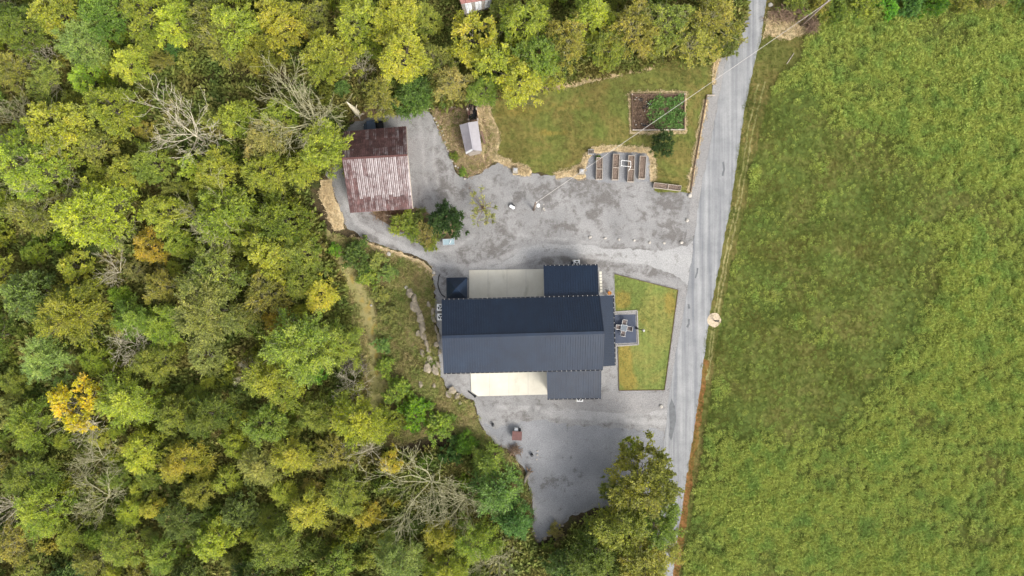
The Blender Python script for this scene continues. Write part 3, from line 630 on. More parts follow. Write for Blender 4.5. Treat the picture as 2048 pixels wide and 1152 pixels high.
# --- crowns that stand out in the photograph: (kind, px, py, diameter, colour, label)
SP = [
 ('clump', 152, 806, 118, 'gold', 'golden-yellow autumn tree, brightest in the lower left of the woods'),
 ('bare', 253, 690, 88, 'x', 'bleached leafless tree with radiating white branches, left centre of the woods'),
 ('bare', 160, 858, 90, 'x', 'bleached leafless tree just below the golden-yellow autumn tree'),
 ('barefan', 182, 925, 84, 'x', 'lichen-coloured leafless tree two crowns below the golden-yellow tree'),
 ('barefan', 190, 1005, 96, 'x', 'lichen-coloured leafless tree directly under another one near the lower left'),
 ('bare', 362, 258, 128, 'x', 'large bleached leafless tree below the shaded clearing in the upper woods'),
 ('barefan', 605, 232, 140, 'x', 'leafless fan-shaped tree left of the rusty barn roof'),
 ('barefan', 850, 985, 150, 'x', 'large grey leafless tree in the woods below the house bank'),
 ('barefan', 925, 1015, 100, 'olive', 'leafless tree right of the large grey bare tree below the house'),
 ('bare', 80, 110, 70, 'x', 'small bleached leafless tree near the upper left corner'),
 ('barefan', 25, 238, 88, 'x', 'leafless twiggy tree at the left edge below the upper left corner'),
 ('bare', 722, 132, 56, 'x', 'small leafless tree leaning in a gap above the barn'),
 ('bare', 735, 905, 76, 'x', 'pale leafless tree beside the lower end of the dirt track'),
 ('bare', 215, 545, 74, 'x', 'small leafless tree right of the small yellow tree at left'),
 ('barefan', 110, 350, 110, 'x', 'leafless tree with long pale limbs in the left woods'),
 ('barefan', 430, 445, 120, 'x', 'tree with long bare pale limbs left of the tan strip'),
 ('barefan', 205, 450, 92, 'x', 'leafless brownish tree against the domed yellow-green crown'),
 ('bare', 14, 1020, 80, 'x', 'bleached bare tree cut by the left edge near the bottom'),
 ('barefan', 1000, 1130, 80, 'x', 'leafless tree at the bottom edge below the large grey bare tree'),
 ('bare', 500, 745, 60, 'x', 'small leafless tree amid green crowns in the middle woods'),
 ('bare', 700, 768, 70, 'x', 'leafless tree beside the middle of the dirt track'),
 ('broad', 185, 432, 145, 'lime', 'broad domed yellow-green tree in the left woods'),
 ('broad', 805, 110, 112, 'yellow', 'bright yellow tree above the barn and its buggy'),
 ('clump', 945, 72, 112, 'yellow', 'lumpy yellow-green tree just below the shed at the top edge'),
 ('clump', 985, 125, 105, 'yellow', 'lumpy yellow-green tree between the top shed and the grey coop'),
 ('broad', 262, 128, 78, 'yellow', 'yellow tree with orange tips left of the shaded clearing'),
 ('broad', 300, 492, 78, 'orange', 'orange-brown tree right of the domed yellow-green crown'),
 ('clump', 150, 535, 78, 'yellow', 'small yellow tree above the left edge centre'),
 ('broad', 556, 642, 66, 'orange', 'small orange tree left of the dirt track'),
 ('clump', 385, 330, 66, 'lime', 'small bright yellow-green crown below the large bleached tree'),
 ('cedar', 400, 712, 100, 'sage', 'pale grey-green evergreen in the middle woods'),
 ('feather', 165, 82, 104, 'sage', 'pale grey-green tree near the upper left corner'),
 ('cedar', 345, 98, 58, 'bluegreen', 'small blue-green evergreen above the shaded clearing'),
 ('feather', 720, 842, 120, 'lime', 'bright lime-green tree left of the lower dirt track'),
 ('broad', 650, 290, 108, 'yg', 'yellow-green tree overlapping the left end of the barn roof'),
 ('broad', 606, 335, 76, 'yg', 'yellow-green tree above the tan strip and left of the barn'),
 ('clump', 635, 745, 60, 'bright', 'small bright green tree beside the bend of the dirt track'),
 ('clump', 480, 835, 46, 'yellow', 'small yellow crown amid green trees below the pale evergreen'),
 ('broad', 305, 1015, 56, 'yellow', 'small yellow-green crown in the bottom left woods'),
 ('broad', 200, 875, 50, 'orange', 'small orange-tipped crown right of the leafless tree under the golden one'),
 ('broad', 735, 1030, 60, 'yellow', 'small yellow crown left of the large grey bare tree'),
 ('broad', 780, 925, 50, 'yellow', 'small yellow crown right of the pale bare tree by the track'),
 ('broad', 1040, 160, 100, 'yellow', 'yellow drooping tree overhanging the top left of the lawn'),
 ('sparse', 1100, 158, 62, 'yellow', 'sparse yellow tree on the upper edge of the lawn'),
 # cluster beside the road at the bottom
 ('broad', 1290, 962, 142, 'darkolive', 'large dark olive tree between the gravel and the road'),
 ('broad', 1232, 985, 62, 'darkolive', 'small olive tree at the left of the roadside cluster'),
 ('clump', 1263, 893, 46, 'lime', 'small lime-green tree at the top of the roadside cluster'),
 ('broad', 1315, 1040, 110, 'darkolive', 'olive tree leaning over the road below the large roadside one'),
 ('broad', 1240, 1060, 120, 'darkolive', 'olive tree behind the lower gravel edge'),
 ('broad', 1190, 1110, 110, 'darkolive', 'olive tree at the bottom edge right of the rubble'),
 ('broad', 1285, 1120, 120, 'olive', 'yellowish olive tree at the bottom edge beside the road'),
 ('sparse', 1335, 1100, 70, 'olive', 'thin olive tree touching the road at the bottom edge'),
 ('dense', 1128, 1135, 80, 'deep', 'dark green tree at the bottom edge left of the olive ones'),
 # around the barn and garden
 ('dense', 892, 440, 74, 'ink', 'dense dark green round tree between the barn and the house'),
 ('dense', 1328, 286, 54, 'ink', 'small round dark green tree below the kitchen garden'),
 ('cedar', 990, 990, 128, 'bluegreen', 'tall dark green feathery tree left of the lower gravel'),
 ('cedar', 975, 930, 80, 'green', 'green feathery tree left of the brown lidded box'),
 ('cedar', 1030, 1050, 90, 'bluegreen', 'blue-green feathery tree left of the rubble at the bottom'),
 ('grassy', 830, 188, 96, 'bluegreen', 'dark green spreading shrub above the gravel behind the barn'),
 ('cedar', 682, 172, 50, 'bluegreen', 'small blue-green evergreen left of the broken snag'),
]
for k, x, y, d, c, lab in SP: plant(k, x, y, d, c, lab)

SHR = [  # shrubs
 ('bush', 812, 448, 62, 'green', 'leafy green shrub below the lower right corner of the barn'),
 ('bush', 856, 462, 56, 'khaki', 'thin khaki shrub left of the dense dark round tree'),
 ('bush', 838, 436, 44, 'deep', 'deep green shrub tucked between barn corner and the dark round tree'),
 ('bush', 832, 468, 44, 'green', 'green shrub at the lower edge of the bed below the barn'),
 ('bush', 875, 458, 40, 'deep', 'deep green shrub touching the dark round tree on its left'),
 ('bush', 862, 488, 34, 'green', 'small trailing shrub between the dark round tree and the drive'),
 ('bush', 715, 515, 70, 'deep', 'large leafy dark shrub right of the top of the dirt track'),
 ('bush', 735, 550, 52, 'green', 'green shrub with yellow leaves on the bank below the leafy dark one'),
 ('bush', 752, 520, 40, 'sage', 'whitish-green shrub on the bank under the barn lane'),
 ('bush', 775, 545, 44, 'sage', 'whitish-green shrub nearer the house on the upper bank'),
 ('bush', 762, 588, 46, 'sage', 'pale grey-green shrub in the middle of the bank'),
 ('bush', 775, 625, 42, 'khaki', 'dull green shrub on the bank right of the track bend'),
 ('bush', 765, 690, 40, 'sage', 'small pale shrub right of the track on the lower bank'),
 ('bush', 770, 735, 44, 'green', 'small green shrub on the lower bank beside the track'),
 ('bush', 795, 780, 64, 'green', 'green shrub on the bank at the level of the lower slab'),
 ('bush', 830, 825, 74, 'bright', 'bright green shrub on the bank left of the lower yard'),
 ('bush', 790, 840, 66, 'green', 'green shrub between the track end and the bright bank shrub'),
 ('bush', 880, 850, 70, 'green', 'green shrub at the foot of the bank near the lower yard'),
 ('bush', 905, 905, 60, 'deep', 'dark green shrub below the bank, left of the feathery trees'),
 ('grassy', 935, 885, 50, 'bright', 'bright grassy shrub at the edge of the lower yard'),
 ('bush', 926, 345, 20, 'green', 'small bright shrub at the stony edge right of the barn yard'),
 ('bush', 908, 312, 20, 'green', 'small green shrub in the stony strip left of the grey coop'),
 ('bush', 1196, 316, 13, 'bright', 'small green plant at the head of the leftmost planter bed'),
 ('bush', 670, 500, 34, 'bright', 'small bright shrub left of the top of the dirt track'),
 ('wilted', 968, 416, 76, 'khaki', 'half-dead brown sapling standing on the gravel yard'),
 ('twiggy', 690, 330, 40, 'x', 'leafless shrub against the left end wall of the barn'),
 ('twiggy', 845, 470, 46, 'x', 'leafless twiggy shrub amid the green ones below the barn'),
 ('twiggy', 940, 375, 40, 'x', 'thin leafless sapling on the gravel above the brown one'),
 ('twiggy', 690, 690, 60, 'x', 'brown leafless thicket left of the track bend'),
 ('twiggy', 655, 560, 56, 'x', 'pale leafless shrub above the brown thicket by the track'),
 ('twiggy', 1050, 205, 44, 'x', 'leafless shrub under the yellow tree on the lawn edge'),
 ('twiggy', 1065, 1100, 40, 'x', 'brown leafless shrub on the rubble at the bottom of the gravel'),
 ('twiggy', 1125, 1075, 50, 'x', 'reddish leafless shrub between the rubble and the olive trees'),
 ('bush', 1100, 1095, 36, 'darkolive', 'small olive shrub right of the rubble'),
 ('bush', 1110, 1060, 34, 'khaki', 'low khaki shrub on the lower tip of the gravel'),
 # hedge along the top right
 ('bush', 1590, 10, 60, 'olive', 'olive shrub behind the brush pile at the top edge'),
 ('bush', 1640, 6, 60, 'olive', 'olive hedge shrub left of the leaning pole top'),
 ('bush', 1672, 18, 56, 'green', 'green hedge shrub right of the leaning pole top'),
 ('bush', 1728, 8, 70, 'green', 'green hedge shrub, second to the right of the pole'),
 ('bush', 1775, 14, 50, 'bright', 'bright hedge shrub in the middle of the top right hedge'),
 ('bush', 1822, 6, 62, 'bluegreen', 'blue-green hedge shrub in the middle of the top right hedge'),
 ('bush', 1868, 8, 60, 'bright', 'bright green hedge shrub towards the upper right corner'),
 ('bush', 1925, -4, 60, 'olive', 'olive hedge shrub towards the upper right corner'),
 ('bush', 1985, -6, 60, 'khaki', 'khaki hedge shrub next to the upper right corner'),
 ('bush', 2040, 0, 60, 'olive', 'olive hedge shrub in the upper right corner'),
]
for k, x, y, d, c, lab in SHR: plant(k, x, y, d, c, lab, cat='shrub' if k != 'twiggy' else 'bare shrub', zs=.8, hfrac=.5)

# --- the rest of the woods, hand-placed main crowns then filled
MAIN = [(40, 55, 110, 'green'), (118, 28, 110, 'yg'), (205, 35, 104, 'green'), (290, 28, 104, 'yg'), (352, 45, 92, 'lime'), (30, 135, 96, 'olive'), (95, 165, 90, 'olive'), (322, 122, 54, 'olive'), (440, 80, 104, 'olive'), (420, 28, 104, 'olive'), (226, 222, 108, 'yg'),
 (112, 262, 128, 'yg'), (478, 236, 84, 'yg'), (58, 330, 138, 'yg'), (182, 290, 92, 'olive'), (300, 330, 84, 'green'), (432, 342, 90, 'yg'), (250, 345, 80, 'yg'), (470, 58, 110, 'yg'), (562, 40, 112, 'yg'), (522, 100, 90, 'yg'), (655, 112, 108, 'yg'), (622, 40, 84, 'olive'), (720, 42, 108, 'yg'), (790, 28, 104, 'yg'), (762, 195, 80, 'olive'), (560, 232, 80, 'yg'), (530, 272, 96, 'khaki'), (532, 350, 92, 'yg'),
 (850, 40, 70, 'green'), (868, 118, 86, 'olive'), (1048, 48, 104, 'yg'), (1080, 112, 104, 'green'), (1132, 78, 116, 'olive'), (1182, 36, 100, 'yg'), (1212, 92, 88, 'green'), (1262, 58, 120, 'olive'), (1332, 46, 110, 'olive'), (1385, 84, 100, 'olive'), (1432, 36, 110, 'olive'), (1010, 20, 80, 'olive'), (905, 165, 84, 'khaki'), (965, 180, 70, 'green'), (1300, 88, 56, 'darkolive'), (1455, 84, 60, 'olive'),
 (60, 425, 100, 'olive'), (330, 430, 92, 'yg'), (60, 590, 122, 'deep'), (150, 630, 138, 'yg'), (268, 640, 88, 'green'), (322, 652, 92, 'yg'), (412, 622, 146, 'sage'), (90, 722, 104, 'sage'), (310, 722, 90, 'green'), (450, 425, 130, 'yg'), (432, 545, 124, 'olive'), (560, 442, 118, 'yg'), (598, 500, 96, 'green'), (542, 500, 116, 'yg'), (602, 560, 84, 'green'), (640, 592, 74, 'yellow'), (530, 592, 108, 'olive'), (602, 690, 150, 'green'), (680, 692, 92, 'green'), (550, 762, 118, 'yg'),
 (60, 850, 100, 'yg'), (60, 950, 100, 'green'), (82, 1022, 110, 'yg'), (252, 802, 116, 'yg'), (620, 1022, 90, 'yellow'), (950, 1082, 96, 'yg'), (690, 985, 90, 'green'), (480, 640, 80, 'olive')]
for x, y, d, c in MAIN:
    kd = {'olive': 'sparse', 'khaki': 'sparse', 'deep': 'dense', 'darkolive': 'broad'}.get(c, 'broad' if y < 600 else 'feather')
    plant(kd, x, y, d, c)
WOODS = [(-90, -90), (850, -90), (850, 20), (885, 60), (995, 40), (990, -90), (1475, -90), (1465, 60), (1440, 95), (1360, 85), (1240, 105), (1120, 140), (1010, 165), (880, 190), (800, 205), (735, 175), (700, 200), (660, 250), (640, 330), (600, 380), (632, 470), (655, 560), (690, 690), (708, 780), (708, 880), (750, 940), (860, 900), (960, 960), (1030, 1010), (1050, 1100), (1050, 1220), (-90, 1220)]
CLEAR = [(270, 165), (340, 155), (430, 140), (500, 135), (600, 130), (640, 150), (620, 195), (520, 200), (450, 195), (380, 212), (300, 205)]
WP, CP = np.array(WOODS, float), np.array(CLEAR, float)
NT0 = len(TREES); fr = np.random.default_rng(2024); taken = [(x, y, d) for _, x, y, _, _, _, d in TREES]
cnt = 0
for dmin, dmax, tries in ((78, 104, 1600), (52, 78, 3500), (36, 52, 5000)):
    for _ in range(tries):
        x, y = fr.uniform(-80, 1480), fr.uniform(-80, 1215); d = fr.uniform(dmin, dmax)
        if not inside(np.array([x]), np.array([y]), WP)[0] or inside(np.array([x]), np.array([y]), CP)[0]: continue
        if seg_dist(np.array([x]), np.array([y]), CP, True)[0] < d * .46: continue
        if seg_dist(np.array([x]), np.array([y]), WP, True)[0] < d * .4: continue
        if any((x - a) ** 2 + (y - b) ** 2 < ((.40 if d > 56 else .36) * (d + e)) ** 2 for a, b, e in taken): continue
        taken.append((x, y, d))
        u = fr.random()
        if x > 830 and y < 250: c = 'olive' if u < .5 else 'yg' if u < .75 else 'green' if u < .9 else 'darkolive'
        elif y < 620: c = 'yg' if u < .45 else 'olive' if u < .65 else 'green' if u < .82 else 'lime' if u < .9 else 'khaki' if u < .95 else 'deep'
        else: c = 'green' if u < .36 else 'yg' if u < .6 else 'lime' if u < .74 else 'deep' if u < .8 else 'sage' if u < .87 else 'olive' if u < .97 else 'yellow'
        kd = 'sparse' if c in ('olive', 'khaki') else 'dense' if (c == 'deep' and u % .02 < .01) else ('broad' if (y < 560 or fr.random() < .2) else 'feather')
        if d < 56: kd = 'bush' if fr.random() < .5 else kd
        plant(kd, x, y, d, c, zs=float(fr.uniform(.66, .92)) if kd != 'bush' else 1.5, name='leafy_tree', hfrac=.72 if kd != 'bush' else .5); cnt += 1

# labels for the woodland trees: colour, then where they stand from the nearest landmark
LM = [(755, 340, 'the rusty barn'), (420, 165, 'the shaded clearing'), (152, 806, 'the golden-yellow tree'), (253, 690, 'the white radiating bare tree'), (362, 258, 'the large bleached bare tree'), (955, 12, 'the shed at the top edge'), (745, 800, 'the dirt track end'),
      (730, 620, 'the dirt track bend'), (805, 110, 'the bright yellow tree'), (185, 432, 'the domed yellow-green tree'), (605, 232, 'the fan-shaped bare tree'), (850, 985, 'the large grey bare tree'), (556, 642, 'the small orange tree'), (1315, 225, 'the kitchen garden'), (1497, 40, 'the top of the road'), (20, 20, 'the upper left corner'),
      (10, 590, 'the left edge centre'), (20, 1140, 'the lower left corner'), (400, 712, 'the pale grey-green evergreen'), (190, 1000, 'the lower lichen-coloured bare tree'), (450, 1140, 'the bottom edge left of centre'), (1060, 160, 'the yellow drooping tree'), (600, 1140, 'the bottom edge of the woods'), (430, 445, 'the long-limbed bare tree'), (650, 410, 'the tan strip'), (720, 842, 'the bright lime-green tree'), (110, 350, 'the bare tree with long pale limbs')]
pend = {}
for t, x, y, k, c, has, d in TREES:
    if has: continue
    lx, ly, ln = min(LM, key=lambda q: (q[0] - x) ** 2 + (q[1] - y) ** 2)
    a = math.degrees(math.atan2(ly - y, x - lx)) % 360
    dr = ['right of', 'above and right of', 'above', 'above and left of', 'left of', 'below and left of', 'below', 'below and right of'][int(((a + 22.5) % 360) // 45)]
    sz = 'small ' if d < 56 else 'wide ' if d > 105 else ''
    pend.setdefault((sz + ADJ[c], dr, ln), []).append((math.hypot(lx - x, ly - y), t))
for (adj, dr, ln), lst in pend.items():
    lst.sort(key=lambda q: q[0])
    for i, (dist, t) in enumerate(lst):
        o = '' if len(lst) == 1 else ['nearest ', 'second nearest ', 'third nearest ', 'fourth nearest ', 'fifth nearest ', 'sixth nearest '][min(i, 5)]
        t['label'] = (o + adj + ' ' + dr + ' ' + ln); t['group'] = 'trees of the woods left and above the house'
for t, *_ in TREES:
    if '_k' in t: del t['_k']
for t, x, y, k, c, has, d in TREES:
    if 'group' not in t: t['group'] = 'shrubs of the bank, yard and hedge' if t['category'] != 'tree' else 'trees of the woods left and above the house'

# ------------------------------------------------------------------ ground cover (stuff)
def tuft_mesh(name, seed, n, h, spread, L, W, mat, leafy=0.0, up=.9):
    r = np.random.default_rng(seed); th = r.uniform(0, 6.28, n); rr = spread * np.sqrt(r.random(n))
    base = np.stack([rr * np.cos(th), rr * np.sin(th), np.zeros(n)], 1)
    d = nrm(np.stack([np.cos(th) * .8, np.sin(th) * .8, np.full(n, up)], 1) + r.normal(0, .4, (n, 3)))
    if leafy: base[:, 2] = r.random(n) ** .7 * h * (1 - .6 * rr / spread)
    nn = nrm(np.stack([-d[:, 2] * np.cos(th), -d[:, 2] * np.sin(th), np.full(n, .7)], 1) + r.normal(0, .35, (n, 3)))
    Ls = L * r.uniform(.6, 1.3, n)
    return leaf_mesh(name, base, d, nn, Ls, W * r.uniform(.7, 1.3, n), r.random(n), r.random(n), mat)
def stone_mesh(name, seed, mat):
    bm = bmesh.new(); bmesh.ops.create_icosphere(bm, subdivisions=1, radius=.5); r = np.random.default_rng(seed)
    for v in bm.verts: v.co *= r.uniform(.7, 1.2); v.co.z *= .6
    me = bpy.data.meshes.new(name); bm.to_mesh(me); bm.free()
    a = me.attributes.new('leaf', 'FLOAT', 'FACE'); a.data.foreach_set('value', np.full(len(me.polygons), .55, np.float32)); me.materials.append(mat); return me

def scatter(name, label, cat, region, protos, density, smin, smax, z=0.0, dens_attr=None, seed=1, tilt=.15):
    """one mass of small plants or stones spread over a region's surface"""
    coll = bpy.data.collections.new(name + '_pieces')
    for i, m in enumerate(protos):
        o = bpy.data.objects.new(name + '_piece', m); coll.objects.link(o)
    me = region.data.copy(); me.name = name
    D = np.ones(len(me.vertices)); Hh = np.ones(len(me.vertices)); co = np.zeros(len(me.vertices) * 3); me.vertices.foreach_get('co', co); co = co.reshape(-1, 3)
    if dens_attr: D, Hh = dens_attr(co[:, 0], co[:, 1])
    for nm, v in (('dens', D), ('hgt', Hh)):
        a = me.attributes.new(nm, 'FLOAT', 'POINT'); a.data.foreach_set('value', np.asarray(v, np.float32))
    o = link(name, me); tag(o, label, cat, kind='stuff'); o.location.z = z
    g = bpy.data.node_groups.new(name, 'GeometryNodeTree')
    g.interface.new_socket('Geometry', in_out='INPUT', socket_type='NodeSocketGeometry'); g.interface.new_socket('Geometry', in_out='OUTPUT', socket_type='NodeSocketGeometry')
    N = g.nodes.new; Lk = g.links.new
    gi, go = N('NodeGroupInput'), N('NodeGroupOutput')
    dp = N('GeometryNodeDistributePointsOnFaces'); dp.inputs['Seed'].default_value = seed
    na = N('GeometryNodeInputNamedAttribute'); na.data_type = 'FLOAT'; na.inputs['Name'].default_value = 'dens'
    mu = N('ShaderNodeMath'); mu.operation = 'MULTIPLY'; mu.inputs[1].default_value = density
    Lk(na.outputs['Attribute'], mu.inputs[0]); Lk(mu.outputs[0], dp.inputs['Density']); Lk(gi.outputs[0], dp.inputs['Mesh'])
    ci = N('GeometryNodeCollectionInfo'); ci.inputs['Collection'].default_value = coll; ci.inputs['Separate Children'].default_value = True; ci.inputs['Reset Children'].default_value = True
    ip = N('GeometryNodeInstanceOnPoints'); ip.inputs['Pick Instance'].default_value = True
    Lk(dp.outputs['Points'], ip.inputs['Points']); Lk(ci.outputs[0], ip.inputs['Instance'])
    rv = N('FunctionNodeRandomValue'); rv.data_type = 'FLOAT_VECTOR'; rv.inputs[0].default_value = (-tilt, -tilt, 0); rv.inputs[1].default_value = (tilt, tilt, 6.283)
    rs = N('FunctionNodeRandomValue'); rs.data_type = 'FLOAT'; rs.inputs[2].default_value = smin; rs.inputs[3].default_value = smax; rs.inputs['Seed'].default_value = 7
    nh = N('GeometryNodeInputNamedAttribute'); nh.data_type = 'FLOAT'; nh.inputs['Name'].default_value = 'hgt'
    m2 = N('ShaderNodeMath'); m2.operation = 'MULTIPLY'; Lk(rs.outputs[1], m2.inputs[0]); Lk(nh.outputs['Attribute'], m2.inputs[1])
    Lk(rv.outputs[0], ip.inputs['Rotation']); Lk(m2.outputs[0], ip.inputs['Scale']); Lk(ip.outputs[0], go.inputs[0])
    o.modifiers.new('cover', 'NODES').node_group = g
    return o

weeds = [tuft_mesh('weed_tuft', 50 + i, 80, .45, .38, .22, .05, M['weed'], 1, .55) for i in range(4)]
shorts = [tuft_mesh('grass_tuft', 60 + i, 30, .1, .22, .16, .03, M['shortgrass'], 0, .7) for i in range(3)]
lawns = [tuft_mesh('lawn_tuft', 64 + i, 30, .05, .24, .09, .028, M['lawngrass'], 0, .5) for i in range(3)]
fronts = [tuft_mesh('lawn_tuft', 67 + i, 30, .05, .24, .08, .028, M['frontgrass'], 0, .5) for i in range(3)]
banks = [tuft_mesh('bank_tuft', 70 + i, 38, .3, .3, .32, .06, M['bankweed'], 1, .6) for i in range(4)]
unders = [tuft_mesh('undergrowth_tuft', 80 + i, 90, .8, .5, .22, .1, M['under'], 1, .5) for i in range(4)]
drys = [tuft_mesh('dry_tuft', 90 + i, 30, .1, .2, .2, .03, M['dryweed'], 0, .5) for i in range(3)]
vegs = [tuft_mesh('vegetable_plant', 95 + i, 46, .5, .3, .4, .08, M['veg'], 1, .6) for i in range(3)]
stones = [stone_mesh('loose_stone', 100 + i, M['stone']) for i in range(4)]

SHORT = [(1740, 430, 130, 90), (1640, 330, 60, 60), (1590, 420, 110, 160), (1560, 620, 100, 130), (1680, 700, 120, 100), (1530, 300, 20, 60), (1800, 560, 80, 70), (1620, 800, 90, 70), (1560, 250, 40, 60), (1480, 700, 50, 160)]
def meadow_density(x, y):
    s = np.zeros_like(x)
    for cx, cy, rx, ry in SHORT:
        q = P(cx, cy); s += np.exp(-(((x - q.x) / (rx * MPP)) ** 2 + ((y - q.y) / (ry * MPP)) ** 2))
    n = .5 + .5 * wav(x, y, 12, .45) + .3 * wav(x, y, 14, 1.5) + .2 * wav(x, y, 15, .16)
    s = np.clip(s, 0, 1.1) * (.75 + .5 * wav(x, y, 19, .9) + .4 * wav(x, y, 20, 2.0))
    k = np.clip(n + .12 + .45 * wav(x, y, 21, .8) + .3 * wav(x, y, 23, .3) - 1.3 * s, .0, 1.15)
    return .13 + .95 * k, .42 + .66 * k
scatter('meadow_weeds', 'tall yellow-green weeds of the meadow beyond the road', 'weeds', fo, weeds, 14, .4, 1.5, dens_attr=meadow_density, seed=1)
clumps = [tuft_mesh('weed_clump', 140 + i, 230, .95, .65, .32, .06, M['weed'], 1, .5) for i in range(4)]
def clump_density(x, y):
    s = np.zeros_like(x)
    for cx, cy, rx, ry in SHORT:
        q = P(cx, cy); s += np.exp(-(((x - q.x) / (rx * MPP)) ** 2 + ((y - q.y) / (ry * MPP)) ** 2))
    n = .5 + .55 * wav(x, y, 12, .45) + .7 * wav(x, y, 16, 1.1) + .5 * wav(x, y, 17, 2.2)
    return np.clip(n - .1 - 1.2 * np.clip(s, 0, 1), 0.0, 1.6), np.clip(.75 + .35 * wav(x, y, 18, .7), .4, 1.2)
scatter('meadow_clumps', 'taller leafy weed clumps standing out of the meadow', 'weeds', fo, clumps, .8, .4, 1.05, dens_attr=clump_density, seed=21, tilt=.25)
def all_density(x, y): return np.clip(.8 + .4 * wav(x, y, 31, .5), .2, 1.3), np.clip(.9 + .3 * wav(x, y, 32, .6), .5, 1.3)
scatter('meadow_grass', 'short olive grass between the meadow weeds', 'grass', fo, shorts, 14, .7, 1.5, dens_attr=all_density, seed=2)
D = bpy.data.objects
scatter('lawn_grass', 'mown olive and brown grass of the upper lawn', 'grass', D['lawn'], lawns, 26, .6, 1.3, dens_attr=all_density, seed=3)
scatter('front_lawn_grass', 'bright mown grass of the fenceless front lawn', 'grass', D['front_lawn'], fronts, 26, .5, 1.0, dens_attr=all_density, seed=4)
scatter('verge_grass', 'mown roadside grass between road and meadow', 'grass', D['road_verge'], shorts, 20, .5, 1.1, dens_attr=all_density, seed=5)
TRK = np.array([P(a, b).xy for a, b in [(640, 470), (672, 500), (700, 560), (728, 620), (744, 680), (750, 760), (745, 860), (735, 940)]])
def bank_density(x, y): return np.clip(.75 + .6 * wav(x, y, 41, .8), .1, 1.3) * np.clip(seg_dist(x, y, TRK) / 1.1 - .45, .08, 1), np.clip(.8 + .4 * wav(x, y, 42, .9), .35, 1.3)
scatter('bank_weeds', 'rough green and brown weeds on the bank', 'weeds', D['bank'], banks, 13, .5, 1.2, dens_attr=bank_density, seed=6)
scatter('coop_weeds', 'rough dry grass around the grey coop', 'weeds', D['rough_grass'], banks, 9, .3, .7, dens_attr=bank_density, seed=7)
scatter('coop_dry_grass', 'tan dry grass around the grey coop', 'grass', D['rough_grass'], drys, 16, .5, 1.2, dens_attr=bank_density, seed=17)
scatter('clearing_grass', 'short shaded grass in the woodland clearing', 'grass', D['woodland_clearing'], shorts, 14, .7, 1.4, dens_attr=all_density, seed=8)
wf = sheet('woodland_floor', [(-95, -95), (1480, -95), (1470, 60), (1440, 110), (1310, 122), (1120, 158), (1010, 186), (880, 200), (800, 215), (735, 190), (690, 240), (670, 300), (640, 345), (605, 370), (632, 470), (664, 560), (690, 640), (708, 720), (708, 860), (740, 930), (900, 905), (1010, 960), (1045, 1050), (1055, 1100), (1120, 1090), (1200, 1030), (1316, 1020), (1300, 1215), (-95, 1215)], .02, M['ground'], cell=1.2, jit=.3, drape=True, seed=50)
def wood_density(x, y):
    d = np.clip(.7 + .6 * wav(x, y, 51, .35), .05, 1.3); k = inside(x, y, np.array([P(a, b).xy for a, b in CLEAR])); d[k] *= .03
    return d, np.clip(.9 + .5 * wav(x, y, 52, .5), .4, 1.5)
scatter('woodland_undergrowth', 'low green and brown undergrowth between the trees of the woods', 'undergrowth', wf, unders, 9.0, .9, 2.8, dens_attr=wood_density, seed=9)
for o in [o for o in list(D) if o.name.startswith('dead_grass_patch')]:
    scatter('dry_grass', 'tan dead grass along the mown edges', 'grass', o, drys, 17, .4, 1.25, seed=10)
scatter('loose_stones', 'pale crushed stones round the front lawn', 'stones', D['crushed_stone_strip'], stones, 14, .04, .12, z=.01, seed=11)
scatter('roadside_stones', 'pale crushed stones between the timber edging and the road', 'stones', D['roadside_gravel'], stones, 14, .04, .11, z=.01, seed=12)
# ------------------------------------------------------------------ the house
def lerp2(q, u, v):   # bilinear point on a quad a,b,c,d  (a-b at v=0, d-c at v=1)
    a, b, c, d = q; return (a.lerp(b, u)).lerp(d.lerp(c, u), v)
def ribbed(name, quad, nribs, mat, parent, along='v', t=.06, rw=.06, rh=.055):
    """one metal slope with raised ribs running down it"""
    mb = MB(); mb.slab(quad, t); q = [Vector(p) for p in quad]
    n = (q[1] - q[0]).cross(q[3] - q[0]).normalized(); n = n if n.z > 0 else -n
    for i in range(nribs + 1):
        u = (i + (.12 if i == 0 else -.12 if i == nribs else 0)) / nribs
        a, b = (lerp2(q, u, .004), lerp2(q, u, .996)) if along == 'v' else (lerp2(q, .004, u), lerp2(q, .996, u))
        mb.bar(a + n * (rh / 2 + .001), b + n * (rh / 2 + .001), rw, rh)
    return mb.build(name, mat, parent)
def gutter(parent, a, b, out, n):
    """dark trough under an eave with pale hangers across it"""
    a, b, out = Vector(a), Vector(b), Vector(out).normalized(); w = .11
    mb = MB(); c = out * (w / 2 + .015) + Vector((0, 0, -.09))
    mb.bar(a + c - Vector((0, 0, .05)), b + c - Vector((0, 0, .05)), w, .012)
    mb.bar(a + c + out * w / 2, b + c + out * w / 2, .012, .11); mb.bar(a + c - out * w / 2, b + c - out * w / 2, .012, .11)
    g = mb.build('gutter', M['trim'], parent); h = MB()
    for i in range(n):
        p = a.lerp(b, (i + .5) / n) + c + Vector((0, 0, .045)); d = (b - a).normalized()
        h.bar(p - out * w * .55, p + out * w * .5, .05, .02)
    o = h.build('gutter_hangers', M['hanger'], g); o['kind'] = 'stuff'; return g
def walls(parent, poly, z1, mat, name='wall'):
    n = len(poly); out = []
    for i in range(n):
        a = Vector((*poly[i], 0)); b = Vector((*poly[(i + 1) % n], 0)); d = (b - a).normalized()
        mb = MB(); mb.box((a + b) / 2 + Vector((0, 0, z1 / 2)), ((b - a).length - .16, .14, z1), math.atan2(d.y, d.x)); out.append(mb.build(name, mat, parent))
    return out
